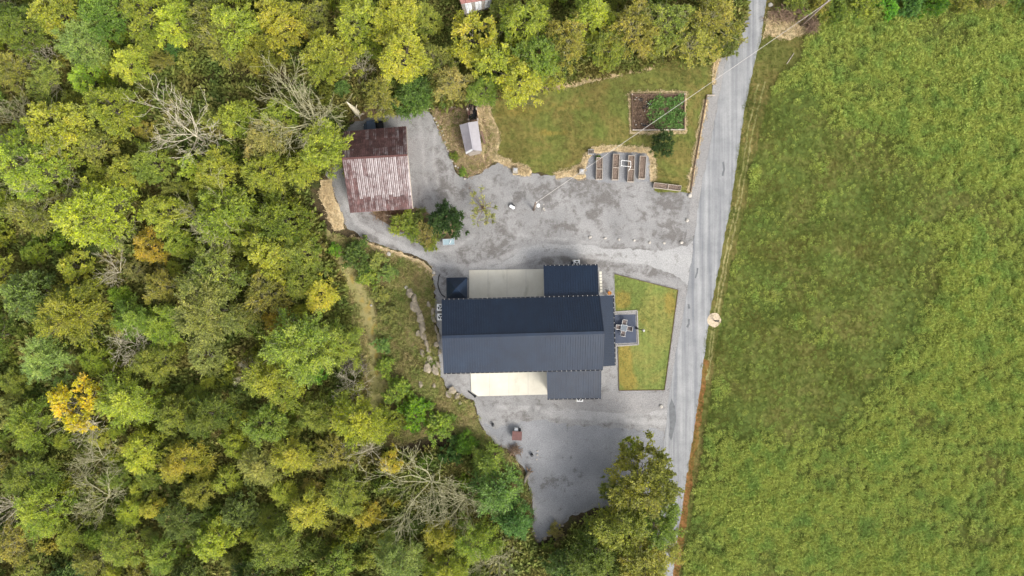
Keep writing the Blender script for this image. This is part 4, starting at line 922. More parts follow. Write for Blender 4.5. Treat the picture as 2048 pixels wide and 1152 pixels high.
def opening(parent, a, b, u, w, z0, z1, name, out):
    """a window or door set proud on the wall from a to b"""
    a, b = Vector((*a, 0)), Vector((*b, 0)); d = (b - a).normalized(); c = a.lerp(b, u) + Vector((0, 0, (z0 + z1) / 2)) + Vector((*out, 0)) * .075
    rz = math.atan2(d.y, d.x); mb = MB(); hh = z1 - z0
    R = Matrix.Rotation(rz, 3, 'Z')
    for dx, dz, sx, sz in ((-w / 2, 0, .08, hh), (w / 2, 0, .08, hh), (0, hh / 2 - .04, w - .08, .08), (0, -hh / 2 + .04, w - .08, .08)):
        mb.box(c + R @ Vector((dx, 0, dz)), (sx, .07, sz), rz)
    f = mb.build(name, M['trim'], parent)
    MB().box(c, (w - .08, .03, hh - .16), rz).build('pane' if name == 'window' else 'panel', M['glass'] if name == 'window' else M['white'], f)
    return f

ZE, ZR = 4.6, 6.9
NW, NE, SE_, SW = P(884, 600, ZE), P(1199, 592, ZE), P(1205, 739, ZE), P(888, 746, ZE)
RW, RE = P(884.5, 674, ZR), P(1208, 665, ZR)
house = thing('house', 'large house with navy ribbed metal roofs and two lower wings beside the road', 'house', ((NW + SE_) / 2).xy.to_3d())
def kid(o): # keep world placement under an unrotated empty
    o.matrix_parent_inverse = Matrix.Translation(-house.location); return o
H0 = set(D)
ribbed('roof_slope', [NW, NE, RE, RW], 64, M['roof'], house)['label'] = 'darker north slope of the main roof'
ribbed('roof_slope', [SW, SE_, RE, RW][::1], 64, M['roof'], house)['label'] = 'paler south slope of the main roof'
mb = MB(); mb.bar(RW + Vector((0, 0, .05)), RE + Vector((0, 0, .05)), .3, .05); mb.build('ridge_cap', M['roof'], house)
for a, b, c in ((NW, RW, SW), (NE, RE, SE_)):
    mb = MB()
    for p, q_ in ((a, b), (b, c)): mb.bar(p + Vector((0, 0, -.06)), q_ + Vector((0, 0, -.06)), .09, .2)
    mb.build('rake_trim', M['trim'], house)
gutter(house, NW, NE, (-.02, 1, 0), 33); gutter(house, SW, SE_, (.02, -1, 0), 33)
inset = lambda a, c, k: (a.x + (c.x - a.x) * k, a.y + (c.y - a.y) * k)
mid = (NW + SE_) / 2
hw = [(p.x + (.5 if p.x < mid.x else -.35), p.y + (.5 if p.y < mid.y else -.5)) for p in (SW, SE_, NE, NW)]
walls(house, hw, ZE - .05, M['siding'])
for side in (0, 1):   # gable triangles
    e1, e2 = (hw[3], hw[0]) if side == 0 else (hw[1], hw[2]); R_ = RW if side == 0 else RE
    x = (e1[0] + e2[0]) / 2; ap = Vector((x, R_.y, ZR - .22)); a = Vector((*e1, ZE - .03)); b = Vector((*e2, ZE - .03)); o_ = Vector((.07, 0, 0))
    mb = MB(); mb.add([a - o_, b - o_, ap - o_, a + o_, b + o_, ap + o_], [(0, 1, 2), (5, 4, 3), (0, 3, 4, 1), (1, 4, 5, 2), (2, 5, 3, 0)]); mb.build('gable', M['siding'], house)
# wings
def wing(corn_hi, corn_lo, zh, zl, sgn, ribs, tag_):
    a, b = [P(*c, zh) for c in corn_hi]; c, d = [P(*c_, zl) for c_ in corn_lo]
    o = ribbed('wing_roof', [d, c, b, a], ribs, M['roof'], house); o['label'] = tag_
    gutter(house, d, c, (0, sgn, 0), 12)
    ys_ = sorted([a.y - sgn * .1, c.y - sgn * .4]); x0, x1 = d.x + .25, c.x - .25
    pl = [(x0, ys_[0]), (x1, ys_[0]), (x1, ys_[1]), (x0, ys_[1])]
    ws = walls(house, pl, zl - .05, M['siding'])
    for k in (.3, .7): opening(house, (x0, ys_[1] if sgn > 0 else ys_[0]), (x1, ys_[1] if sgn > 0 else ys_[0]), k, 1.1, .9, 2.1, 'window', (0, sgn))
    opening(house, (x1, ys_[0]), (x1, ys_[1]), .5, .95, .1, 2.1, 'door', (1, 0))
wing([(1088.5, 600), (1198, 600)], [(1195.5, 530.5), (1087, 532)], 4.35, 3.1, 1, 22, 'north wing roof')
wing([(1093, 733), (1203, 731)], [(1202, 796), (1095, 797.5)], 4.35, 3.1, -1, 22, 'south wing roof')
pa, pb, pc, pd = P(1198, 592, 3.7), P(1226, 590.5, 2.85), P(1229.5, 731, 2.85), P(1202, 733, 3.7)
o = ribbed('porch_roof', [pa, pb, pc, pd], 42, M['roof'], house, along='u'); o['label'] = 'porch roof ribbed crosswise at the east gable'
gutter(house, pb, pc, (1, 0, 0), 14)
for v in (.03, .34, .66, .97):
    p = pb.lerp(pc, v); MB().box((p.x - .25, p.y, 1.34), (.16, .16, 2.66)).build('porch_post', M['white'], house)
for u in (.2, .8): opening(house, hw[1], hw[2], u, 1.3, .9, 2.2, 'window', (1, 0))
opening(house, hw[1], hw[2], .5, 1.8, .1, 2.3, 'door', (1, 0))
for u in (.15, .4, .62): opening(house, hw[0], hw[1], u, 1.2 if u > .2 else 2.6, .9 if u > .2 else .1, 2.2, 'window' if u > .2 else 'door', (0, -1)); opening(house, hw[3], hw[2], u, 1.2 if u < .5 else 2.6, .9 if u < .5 else .1, 2.2, 'window' if u < .5 else 'door', (0, 1))
mb = MB(); p = P(1055, 597, 4.6); mb.box((p.x, p.y + .1, 4.5), (.5, .12, .12)); mb.build('flood_light', M['black'], house)
for o in set(D) - H0:
    if o.parent is house: kid(o)

# slabs
def slab(name, poly, label):
    q = [P(a, b, .1) for a, b in poly]; o = MB().prism([p.xy for p in q], -.05, .088).build(name, M['kerb']); o['kind'] = 'structure'
    x0, x1, y0, y1 = min(p.x for p in q), max(p.x for p in q), min(p.y for p in q), max(p.y for p in q)
    for i in range(4):   # poured bays with open joints between them
        a, b = x0 + (x1 - x0) * i / 4 + .012, x0 + (x1 - x0) * (i + 1) / 4 - .012; pl = []
        sq = [Vector(p.xy) for p in q]
        for lim, sgn in ((a, 1), (b, -1)):
            out = []
            for k in range(len(sq)):
                u, v = sq[k], sq[(k + 1) % len(sq)]; iu, iv = (u.x - lim) * sgn >= 0, (v.x - lim) * sgn >= 0
                if iu: out.append(u)
                if iu != iv: out.append(u.lerp(v, (lim - u.x) / (v.x - u.x)))
            sq = out
        c = sum(sq, Vector((0, 0))) / len(sq); MB().prism([tuple(c + (p - c) * .998) for p in sq], .0885, .1).build('slab_bay', M['concrete'], o)
    return o
slab('concrete_slab', [(938, 540), (1087, 538), (1090, 606), (938, 606)], '')
slab('concrete_slab', [(941, 738), (1094, 738), (1094.5, 789), (956, 792.5), (942.5, 783)], '')
mb = MB(); mb.prism([P(a, b, .06).xy for a, b in [(1229, 630), (1271, 629), (1273, 685), (1231, 687)]], -.05, .06); tag(mb.build('patio', M['mat_blue']), kind='structure')
mb = MB()
ring = [(1228, 624), (1274, 621), (1276.5, 689), (1231, 692)]
for i in range(3):
    a, b = P(*ring[i]), P(*ring[i + 1]); mb.bar(a + Vector((0, 0, .05)), b + Vector((0, 0, .05)), .14, .12)
tag(mb.build('patio_kerb', M['kerb']), kind='structure')
sheet('patio_border', [(1228, 625), (1274, 622), (1276, 688), (1231, 692)], .026, M['crushed'], cell=.5, jit=.02, seed=60)
pts = [(1229, 548), (1356, 580), (1329, 780), (1238, 781), (1236, 692)]
eg = thing('lawn_edging', 'thin dark edging strip around the bright front lawn', 'lawn edging', P(1290, 680))
for i in range(len(pts) - 1):
    a, b = P(*pts[i]) - eg.location, P(*pts[i + 1]) - eg.location; MB().bar(a + Vector((0, 0, .04)), b + Vector((0, 0, .04)), .05, .13).build('edging_strip', M['darkwood'], eg)
# slab joints are shallow saw cuts: dark strips a few mm proud would cheat, so leave the slab plain

# ------------------------------------------------------------------ gazebo, barn, coop, top shed
def local(t, *pts): return [Vector(p) - t.location for p in pts]
ga = [P(893.5, 597.5, 2.6), P(934, 597.5, 2.6), P(934, 555, 2.6), P(893, 556, 2.6)]
gz = thing('gazebo', 'small square gazebo with two-tier navy hipped roof behind the house', 'gazebo', ((ga[0] + ga[2]) / 2).xy.to_3d())
gl = local(gz, *ga); ap = Vector((.02, -.02, 4.15)); up = [p.lerp(ap, .48) for p in gl]
for i in range(4):
    a, b = gl[i], gl[(i + 1) % 4]; c, d = up[(i + 1) % 4] + Vector((0, 0, -.03)), up[i] + Vector((0, 0, -.03))
    MB().slab([a, b, c, d], .04).build('roof_panel', M['roof'], gz)
    n_ = ((a + b) / 2 - Vector((ap.x, ap.y, a.z))).normalized(); q_ = [up[i].lerp(gl[i], .06) + Vector((0, 0, .14)), up[(i + 1) % 4].lerp(gl[(i + 1) % 4], .06) + Vector((0, 0, .14)), ap + Vector((0, 0, .12))]
    mb = MB(); lo = Vector((0, 0, -.03)); mb.add(q_ + [p + lo for p in q_], [(0, 1, 2), (5, 4, 3), (0, 3, 4, 1), (1, 4, 5, 2), (2, 5, 3, 0)]); mb.build('cupola_panel', M['roof'], gz)
    MB().box((gl[i].x * .9, gl[i].y * .9, 1.3), (.12, .12, 2.6)).build('post', M['trim'], gz)
for i in range(4):
    a, b = gl[i] * 1, gl[(i + 1) % 4] * 1; MB().bar(a + Vector((0, 0, -.08)), b + Vector((0, 0, -.08)), .07, .12).build('eave_trim', M['trim'], gz)

ba = dict(nw=P(686, 265, 3.6), ne=P(812.5, 254, 3.6), rw=P(684.5, 318, 6.3), re=P(815, 310.5, 6.3), sw=P(701, 425, 3.3), se=P(825.5, 417, 3.3))
barn = thing('barn', 'old barn with rust-red and bleached metal sheet roof', 'barn', ((ba['nw'] + ba['se']) / 2).xy.to_3d())
bl = {k: v - barn.location for k, v in ba.items()}
M['seam'] = mat_simple('rusty_seam', (.075, .04, .037), .7, .1, .5, 3)
def sheets(q, ncol, rows, level, seed):
    r = np.random.default_rng(seed); q = [Vector(p) for p in q]; n = (q[1] - q[0]).cross(q[3] - q[0]).normalized(); n = n if n.z > 0 else -n
    stag = [[v + (r.choice([-.05, 0, 0, .04]) + r.uniform(-.015, .015) if 0 < v < 1 else 0) for v in rows] for _ in range(ncol)]
    for j in range(len(rows) - 1):
        for i in range(ncol):
            u0, u1, v0, v1 = i / ncol + .0012, (i + 1) / ncol - .0012, stag[i][j], stag[i][j + 1] + (.012 if j < len(rows) - 2 else 0)
            lift = r.uniform(0, .03) + .025 * (len(rows) - j); v0 = max(0, v0 - r.uniform(0, .008))
            a, b, c, d = [lerp2(q, *uv) + n * (lift + r.uniform(0, .012)) for uv in ((u0, v0), (u1, v0), (u1, v1), (u0, v1))]
            mb = MB(); mb.slab([a, b, c, d], .012); mb.cur = 1
            for k in (.04, .5):
                p0, p1 = a.lerp(b, k), d.lerp(c, k); mb.bar(p0.lerp(p1, .01) + n * .022, p0.lerp(p1, .985) + n * .022, .075 if k < .1 else .045, .045)
            o = mb.build('roof_sheet', M['barnroof'], roofp); o.data.materials.append(M['seam']); L_ = level(i / ncol, (v0 + v1) / 2, r); o.color = (L_, L_, L_, 1)
roofp = MB().bar(bl['rw'] + Vector((0, 0, .09)), bl['re'] + Vector((0, 0, .09)), .22, .05).build('roof', M['rustlid'], barn)
sheets([bl['nw'], bl['ne'], bl['re'], bl['rw']], 17, (0, .36, .68, 1.0), lambda u, v, r: .72 + r.uniform(-.2, .2) - (.1 if u > .75 and r.random() < .5 else 0), 5)
sheets([bl['sw'], bl['se'], bl['re'], bl['rw']], 17, (0, .25, .63, 1.0), lambda u, v, r: (.60 if v < .2 else .40 if u > .12 else .5) + (.06 if u < .2 else 0) + (.1 if r.random() < .12 else 0) + r.uniform(-.06, .07), 6)
bw = [(bl['sw'].x + .35, bl['sw'].y + .6), (bl['se'].x - .75, bl['se'].y + .6), (bl['ne'].x - .65, bl['ne'].y - .35), (bl['nw'].x + .3, bl['nw'].y - .35)]
walls(barn, bw, 3.25, M['redwood'])
for e1, e2, R_ in ((bw[3], bw[0], bl['rw']), (bw[1], bw[2], bl['re'])):
    apx = Vector(((e1[0] + e2[0]) / 2, R_.y, 6.1)); a, b, o_ = Vector((*e1, 3.26)), Vector((*e2, 3.26)), Vector((.06, 0, 0)); mb = MB()
    mb.add([a - o_, b - o_, apx - o_, a + o_, b + o_, apx + o_], [(0, 1, 2), (5, 4, 3), (0, 3, 4, 1), (1, 4, 5, 2), (2, 5, 3, 0)]); mb.build('gable', M['redwood'], barn)
d_ = Vector((bw[2][0] - bw[1][0], bw[2][1] - bw[1][1])); c_ = Vector((*bw[1], 0)).lerp(Vector((*bw[2], 0)), .5) + Vector((.1, 0, 1.4)); MB().box(c_, (3.2, .08, 2.8), math.atan2(d_.y, d_.x)).build('sliding_door', M['greywood'], barn)
MB().bar(bl['rw'].lerp(bl['nw'], 1) + Vector((0, 0, -.08)), bl['rw'] + Vector((0, 0, -.08)), .06, .16).build('barge_board', M['redwood'], barn)
MB().bar(bl['re'] + Vector((.02, 0, -.06)), bl['ne'] + Vector((.02, 0, -.06)), .07, .16).build('barge_board', M['palewood'], barn)
MB().bar(bl['re'] + Vector((.02, 0, -.06)), bl['se'] + Vector((.02, 0, -.06)), .07, .16).build('barge_board', M['palewood'], barn)

ck = dict(nw=P(919, 250, 2.0), n=P(937, 245, 2.8), ne=P(955.5, 242, 2.0), se=P(964, 302, 2.0), s=P(946.5, 300, 2.8), sw=P(932, 308.5, 2.0))
coop = thing('coop', 'small shed with grey ribbed gable roof on the rough grass', 'shed', ((ck['nw'] + ck['se']) / 2).xy.to_3d()); cl = {k: v - coop.location for k, v in ck.items()}
ribbed('roof_slope', [cl['sw'], cl['s'], cl['n'], cl['nw']], 18, M['shedroof'], coop, along='u', rw=.03, rh=.02)
ribbed('roof_slope', [cl['se'], cl['s'], cl['n'], cl['ne']], 18, M['shedroof'], coop, along='u', rw=.03, rh=.02)
MB().bar(cl['n'] + Vector((0, 0, .03)), cl['s'] + Vector((0, 0, .03)), .16, .03).build('ridge_cap', M['shedroof'], coop)
MB().slab([cl['sw'] + Vector((0, 0, .03)), cl['s'] + Vector((0, 0, .03)), cl['s'].lerp(cl['n'], .06) + Vector((0, 0, .03)), cl['sw'].lerp(cl['nw'], .07) + Vector((0, 0, .03))], .02).build('end_flashing', M['white'], coop)
walls(coop, [(cl['sw'].x + .2, cl['sw'].y + .2), (cl['se'].x - .2, cl['se'].y + .15), (cl['ne'].x - .2, cl['ne'].y - .2), (cl['nw'].x + .2, cl['nw'].y - .15)], 1.95, M['greywood'])
MB().bar(Vector((cl['ne'].x + .05, cl['ne'].y - 1.3, .05)), Vector((cl['ne'].x + .55, cl['ne'].y - 1.3, .05)), .4, .05).build('door_step', M['greywood'], coop)
b_ = P(963.5, 276, .6); t = thing('leaning_board', 'narrow dark board leaning on the right wall of the grey shed', 'board', (b_.x + .15, b_.y, 0), .2); MB().bar((.12, -.7, .05), (-.06, .7, 1.2), .28, .04).build('board', M['darkwood'], t)
# pen against the shed
pn = [P(938, 243), P(956, 242), P(952, 204), P(934, 205)]
pen = thing('pen', 'dark open pen with pale corner posts against the small grey shed', 'pen', ((pn[0] + pn[2]) / 2)); q_ = local(pen, *pn)
for i in range(4): MB().bar(q_[i] + Vector((0, 0, .35)), q_[(i + 1) % 4] + Vector((0, 0, .35)), .06, .6).build('side_board', M['darkwood'], pen)
for p in q_ + [q_[0].lerp(q_[3], .55), q_[1].lerp(q_[2], .55)]: MB().box(p + Vector((0, 0, .55)), (.16, .16, 1.1)).build('post', M['palewood'], pen)
mb = MB(); mb.prism([(p.x * .95, p.y * .95) for p in q_], .02, .09); mb.build('floor', M['black'], pen)
r_ = np.random.default_rng(4)
for i in range(5):
    mb = MB(); c = q_[0].lerp(q_[2], r_.uniform(.2, .9)) + Vector((r_.normal() * .2, 0, .12)); mb.box(c, (r_.uniform(.3, .7), r_.uniform(.2, .4), .12), r_.uniform(0, 3)); mb.build('scrap', [M['rustlid'], M['mulch'], M['greywood']][i % 3], pen)

sh = dict(a=P(922, 8, 3.2), b=P(984, -1, 3.2), c=P(981, 14, 2.6), d=P(928, 29, 2.6))
ts = thing('tin_shed', 'old shed with grey sheet roof and faded red slope at the top edge', 'shed', P(953, -2)); tl = {k: v - ts.location for k, v in sh.items()}
for i in range(9):
    u0, u1 = i / 9 + .004, (i + 1) / 9 - .004; q_ = [tl['d'].lerp(tl['c'], u0), tl['d'].lerp(tl['c'], u1), tl['a'].lerp(tl['b'], u1), tl['a'].lerp(tl['b'], u0)]
    mb = MB(); mb.slab([p + Vector((0, 0, .02 * (i % 2))) for p in q_], .03); mb.build('roof_sheet', M['steel'] if i % 3 else M['greywood'], ts)
e_, f_ = P(905, -40, 2.6) - ts.location, P(972, -50, 2.6) - ts.location
for i in range(6):
    u0, u1 = i / 6 + .004, (i + 1) / 6 - .004; mb = MB(); mb.slab([tl['a'].lerp(tl['b'], u0), tl['a'].lerp(tl['b'], u1), e_.lerp(f_, u1), e_.lerp(f_, u0)], .03); mb.build('roof_sheet', M['redroof'], ts)
walls(ts, [(tl['d'].x + .2, tl['d'].y + .2), (tl['c'].x - .2, tl['c'].y + .2), (f_.x - .2, f_.y - .2), (e_.x + .2, e_.y - .2)], 2.5, M['greywood'])

# ------------------------------------------------------------------ vehicle behind the barn
vb = P(747, 250, .9); bg = thing('utility_buggy', 'dark blue utility buggy half hidden behind the rusty barn roof', 'buggy', (vb.x, vb.y - .25, 0), math.radians(6))
def hull(name, secs, mat, par):   # lofted body from x-sections (x, halfwidth, z0, z1)
    mb = MB(); vs = []; fs = []
    for x, w, z0, z1 in secs: vs += [(x, -w, z0), (x, w, z0), (x, w * .97, (z0 + z1 * 2) / 3), (x, w * .84, z1), (x, -w * .84, z1), (x, -w * .97, (z0 + z1 * 2) / 3)]
    for i in range(len(secs) - 1):
        for k in range(6): fs.append((i * 6 + k, i * 6 + (k + 1) % 6, (i + 1) * 6 + (k + 1) % 6, (i + 1) * 6 + k))
    fs += [tuple(range(6))[::-1], tuple((len(secs) - 1) * 6 + k for k in range(6))]; mb.add(vs, fs); return mb.build(name, mat, par)
hull('body', [(-1.2, .45, .45, .75), (-1.1, .62, .4, .9), (-.55, .68, .38, 1.0), (-.5, .68, .38, .7), (.45, .68, .38, .7)], M['buggy'], bg)
mb = MB(); mb.box((.82, 0, .72), (.72, 1.2, .05))
for y in (-.6, .6): mb.box((.82, y, .86), (.72, .05, .28))
for x in (.46, 1.18): mb.box((x, 0, .86), (.05, 1.15, .28))
mb.build('cargo_bed', M['black'], bg)
MB().slab([(-.6, -.6, 1.86), (.42, -.6, 1.9), (.42, .6, 1.9), (-.6, .6, 1.86)], .05).build('canopy', M['buggy'], bg)
for x, y, x2 in ((-.62, -.56, -.55), (-.62, .56, -.55), (.4, -.56, .38), (.4, .56, .38)): MB().tube([(x - (.2 if x < 0 else 0), y, .9), (x2, y, 1.84)], .025, 6).build('roll_bar', M['black'], bg)
for y in (-.28, .28):
    MB().box((.05, y, .8), (.45, .5, .16)).box((.3, y, 1.1), (.1, .5, .5)).build('seat', M['black'], bg)
MB().slab([(-.82, -.5, 1.0), (-.82, .5, 1.0), (-.57, .5, 1.8), (-.57, -.5, 1.8)], .02).build('windscreen', M['glass'], bg)
for x in (-.8, .8):
    for y in (-.62, .62):
        w_ = MB().tube([(x, y - .11, .32), (x, y + .11, .32)], .32, 16).build('wheel', M['tyre'], bg, True); MB().tube([(x, y - .125, .32), (x, y + .125, .32)], .15, 10).build('rim', M['steel'], w_)
for y in (-.4, .4): MB().tube([(-1.2, y, .72), (-1.23, y, .72)], .08, 10).build('headlight', M['white'], bg)

# ------------------------------------------------------------------ planters, garden, gate blocks
def planter(x0, y0, x1, y1, w, div, label, hgt=.55):
    a, b = P(x0, y0, hgt), P(x1, y1, hgt); L_ = (b - a).length; d = (b - a); rz = math.atan2(d.y, d.x); W = w * MPP
    t = thing('planter_bed', label, 'planter', ((a + b) / 2).xy.to_3d(), rz, 'raised timber planter beds')
    for s in (-1, 1):
        MB().box((0, s * W / 2, hgt / 2), (L_ + .045, .045, hgt)).build('side_board', M['palewood'], t)
        MB().box((s * L_ / 2, 0, hgt / 2), (.045, W - .05, hgt)).build('end_board', M['palewood'], t)
    if div: MB().box((L_ * .03, 0, hgt / 2 + .01), (.07, W - .065, hgt)).build('divider', M['palewood'], t)
    m = 8; n = 22; vs = []; fs = []; r = np.random.default_rng(int(x0))
    for i in range(n + 1):
        for j in range(m + 1): vs.append((-L_ / 2 + .03 + (L_ - .06) * i / n, -W / 2 + .03 + (W - .06) * j / m, hgt - .12 + r.normal(0, .022)))
    for i in range(n):
        for j in range(m): k = i * (m + 1) + j; fs.append((k, k + m + 1, k + m + 2, k + 1))
    MB().add(vs, fs).build('soil', M['mulch'], t); return t
planter(1199.5, 315, 1198.5, 358, 12, True, 'leftmost raised timber planter with green plant at its head')
planter(1233, 308, 1230.5, 359, 12, True, 'raised timber planter second from the left')
planter(1263.5, 311, 1261.5, 363, 12, True, 'raised timber planter third from the left under the white frame')
planter(1286.5, 312, 1284, 357, 12, False, 'rightmost upright raised timber planter without divider')
planter(1308, 370, 1362, 376.5, 10, True, 'low timber planter lying crosswise at the lawn corner', .4)
fr_ = thing('white_frame', 'white pipe frame propped across the third planter', 'pipe frame', P(1252, 327, .7)); 
ps = [P(1243, 320.5, .75), P(1261.5, 322.5, .75), P(1261.5, 333.5, .75), P(1242.5, 331.5, .75)]; ps = [p - fr_.location for p in ps]
for i in range(4): MB().tube([ps[i], ps[(i + 1) % 4]], .028, 8).build('rail', M['white'], fr_)
for i in range(4): MB().tube([ps[i], (ps[i].x, ps[i].y, -fr_.location.z + .0)], .03, 6).build('leg', M['white'], fr_)
MB().tube([ps[2], ps[2] + Vector((-.25, -.5, -.1))], .03, 6).build('rail', M['white'], fr_)
t = thing('compost_crate', 'small slatted grey crate at the upper corner of the planter gravel', 'crate', P(1181.5, 305), -.05, None)
for i in range(4): MB().box((-.3 + i * .2, 0, .3), (.06, .5, .5)).build('slat', M['greywood'], t)
for s in (-1, 1): MB().box((0, s * .27, .28), (.68, .04, .52)).build('side', M['steel'], t)
for x, y, lab in ((1030.5, 342, 'low grey stone block beside the dead grass left of the lawn edge'), (1163, 344, 'low grey stone block beside the dead grass left of the planters')):
    t = thing('gate_block', lab, 'stone block', P(x, y), -.04, 'stone blocks at the gravel edge')
    MB().box((0, 0, .2), (.66, .72, .4)).build('base', M['rock'], t); MB().box((0, 0, .43), (.54, .58, .06)).build('cap', M['palerock'], t)
    MB().box((0, .1, .49), (.3, .28, .06)).build('plate', M['steel'], t)
# kitchen garden
gc = [P(1263.5, 190.5), P(1368, 190), P(1368, 260), P(1265, 261)]
kg = thing('kitchen_garden', 'square timber-edged vegetable bed on the upper lawn', 'garden bed', ((gc[0] + gc[2]) / 2)); q_ = local(kg, *gc)
for i in range(4): MB().bar(q_[i] + Vector((0, 0, .14)), q_[(i + 1) % 4] + Vector((0, 0, .14)), .12, .28).build('border_board', M['darkwood'] if i != 2 else M['palewood'], kg)
m = 26; vs = []; fs = []; r = np.random.default_rng(8)
for i in range(m + 1):
    for j in range(m + 1):
        p = lerp2(q_, .01 + .98 * i / m, .01 + .98 * j / m); vs.append((p.x, p.y, .08 + r.normal(0, .03)))
for i in range(m):
    for j in range(m): k = i * (m + 1) + j; fs.append((k, k + 1, k + m + 2, k + m + 1))
MB().add(vs, fs).build('soil', M['soil'], kg)
for a in ((1290, 215, 10, 8), (1298, 210, 8, 12), (1290, 250, 14, 6), (1282, 200, 8, 6)):
    p = P(a[0], a[1]) - kg.location; mb = MB(); mb.box((p.x, p.y, .15), (a[2] * MPP, a[3] * MPP, .03), r.uniform(-.3, .3)); mb.build('black_film', M['black'], kg)
mb = MB()
for i in range(260):
    p = lerp2(q_, r.uniform(.03, .5), r.uniform(.04, .96)); a = r.uniform(0, 6.28); L_ = r.uniform(.3, .9); z_ = r.uniform(.12, .4)
    mb.tube([(p.x, p.y, .1), (p.x + math.cos(a) * L_ * .5, p.y + math.sin(a) * L_ * .5, z_ + .1), (p.x + math.cos(a) * L_, p.y + math.sin(a) * L_, .12)], [.022, .018, .01], 3, False)
o = mb.build('dead_stalks', M['brownbark'], kg); o['kind'] = 'stuff'
for i in range(16):
    p = lerp2(q_, r.uniform(.03, .4), r.uniform(.04, .96)); MB().box((p.x, p.y, .2), (.045, .045, .3)).build('peg', M['white'], kg)
for p in q_: MB().box(p + Vector((0, 0, .25)), (.12, .12, .5)).build('corner_post', M['palewood'], kg)
vr = sheet('bed_plants', [(1300, 212), (1318, 194), (1364, 194), (1365, 257), (1316, 257), (1302, 240), (1296, 226)], .09, M['soil'], cell=.5, jit=.25, kind=None, seed=70)
scatter('vegetable_plants', 'dense green vegetable plants in the right half of the timber-edged bed', 'vegetables', vr, vegs, 7, .4, .9, seed=13)
D.remove(vr)

# timber edging of the roadside gravel
te = thing('timber_edging', 'long dark timber edging board between lawn and roadside gravel', 'edging board', P(1396, 285)); ep = [(1413, 191), (1405, 235), (1397, 285), (1388, 335), (1381, 384)]
for i in range(4): MB().bar(P(*ep[i]) - te.location + Vector((0, 0, .1)), P(*ep[i + 1]) - te.location + Vector((0, 0, .1)), .09, .24).build('board', M['darkwood'], te)
MB().bar(P(1413, 191) - te.location + Vector((0, 0, .1)), P(1429, 191) - te.location + Vector((0, 0, .1)), .08, .22).build('end_board', M['palewood'], te)

# ------------------------------------------------------------------ rocks
def rock_mesh(seed, mat, flat=.55, sub=3):
    bm = bmesh.new(); bmesh.ops.create_icosphere(bm, subdivisions=sub, radius=.5); r = np.random.default_rng(seed); dirs = nrm(r.normal(0, 1, (9, 3))); off = r.uniform(.3, .46, 9)
    for v in bm.verts:
        c = np.array(v.co)
        for d, o in zip(dirs, off):
            k = c @ d
            if k > o: c = c - d * (k - o) * .85
        c = c + r.normal(0, .012, 3); v.co = Vector(c); v.co.z *= flat
    me = bpy.data.meshes.new('boulder'); bm.to_mesh(me); bm.free(); me.materials.append(mat); return me
def crag_mesh(seed, mat):
    bm = bmesh.new(); bmesh.ops.create_icosphere(bm, subdivisions=3, radius=.5); r = np.random.default_rng(seed); dirs = nrm(r.normal(0, 1, (16, 3)) * np.array([1, 1, .6])); off = r.uniform(.16, .44, 16)
    for v in bm.verts:
        c = np.array(v.co)
        for d, o in zip(dirs, off):
            k = c @ d
            if k > o: c = c - d * (k - o) * .92
        c = c * (1 + .25 * wav(np.array(c[0]), np.array(c[1]), seed + 3, 9)) + r.normal(0, .02, 3); v.co = Vector(c); v.co.z *= .7
    me = bpy.data.meshes.new('outcrop'); bm.to_mesh(me); bm.free(); me.materials.append(mat); return me
RK = [rock_mesh(s, M['palerock'], .7) for s in (1, 2, 3)] + [rock_mesh(s, M['rock'], .6) for s in (4, 5, 6)] + [crag_mesh(s, M['rock']) for s in (7, 8, 9, 10)]
def rock(px, py, w, h, label, i, group, rz=None, zoff=.1, name='boulder', cat='boulder', tall=.7):
    p = G(px, py, .1); o = link(name, RK[i]); o.location = (p.x, p.y, float(terrain(p.x, p.y)) + .12 * h * MPP); o.scale = (w * MPP, h * MPP, min(w, h) * MPP * tall * 1.5)
    o.rotation_euler = (0, 0, rz if rz is not None else float(tr_rng.uniform(-.4, .4))); tag(o, label, cat, group); return o
row = [(1180, 474, 8, 6), (1210, 476, 7, 5), (1238, 479, 6, 5), (1268.5, 480.5, 6, 5), (1299, 484.5, 6, 6), (1328.5, 486, 7, 5), (1363, 484.5, 8, 7)]
nth = ['leftmost', 'second from left', 'third from left', 'middle', 'third from right', 'second from right', 'rightmost, nearest the road,']
for i, (x, y, w, h) in enumerate(row): rock(x, y, w, h, f'pale boulder lining the drive, {nth[i]} of the row of seven' if i < 6 else 'pale boulder lining the drive, end of the row nearest the road', i % 3, 'boulders lining the drive')
rock(1380, 390, 9, 11, 'large pale boulder at the corner of the crosswise planter by the road', 0, 'boulders lining the drive', -.5)
rock(1374, 440, 7, 9, 'pale boulder halfway along the road edge of the gravel', 1, 'boulders lining the drive')
rock(1322.5, 813, 8, 8, 'pale boulder at the corner of crushed stone by the lower drive', 2, 'boulders lining the drive')
rock(1541, 9, 11, 10, 'white boulder beside the top end of the road', 0, 'boulders lining the drive')
for i, (x, y, w, lab) in enumerate([(1086.5, 417, 5, 'small white stone right of the utility pole, upper of two'), (1089, 420, 4, 'small white stone right of the utility pole, lower of two'), (1087.5, 409, 3, 'tiny white stone above the two beside the utility pole'), (1157, 520, 6, 'small pale stone beside the north wing roof'),
    (1075, 902, 4, 'small white stone on the lower gravel, upper of three'), (1075, 910, 5, 'small white stone on the lower gravel, middle of three'), (1073, 919, 4, 'small white stone on the lower gravel, lower of three')]): rock(x, y, w, w, lab, i % 3, 'small white stones on the gravel', name='stone', cat='stone')
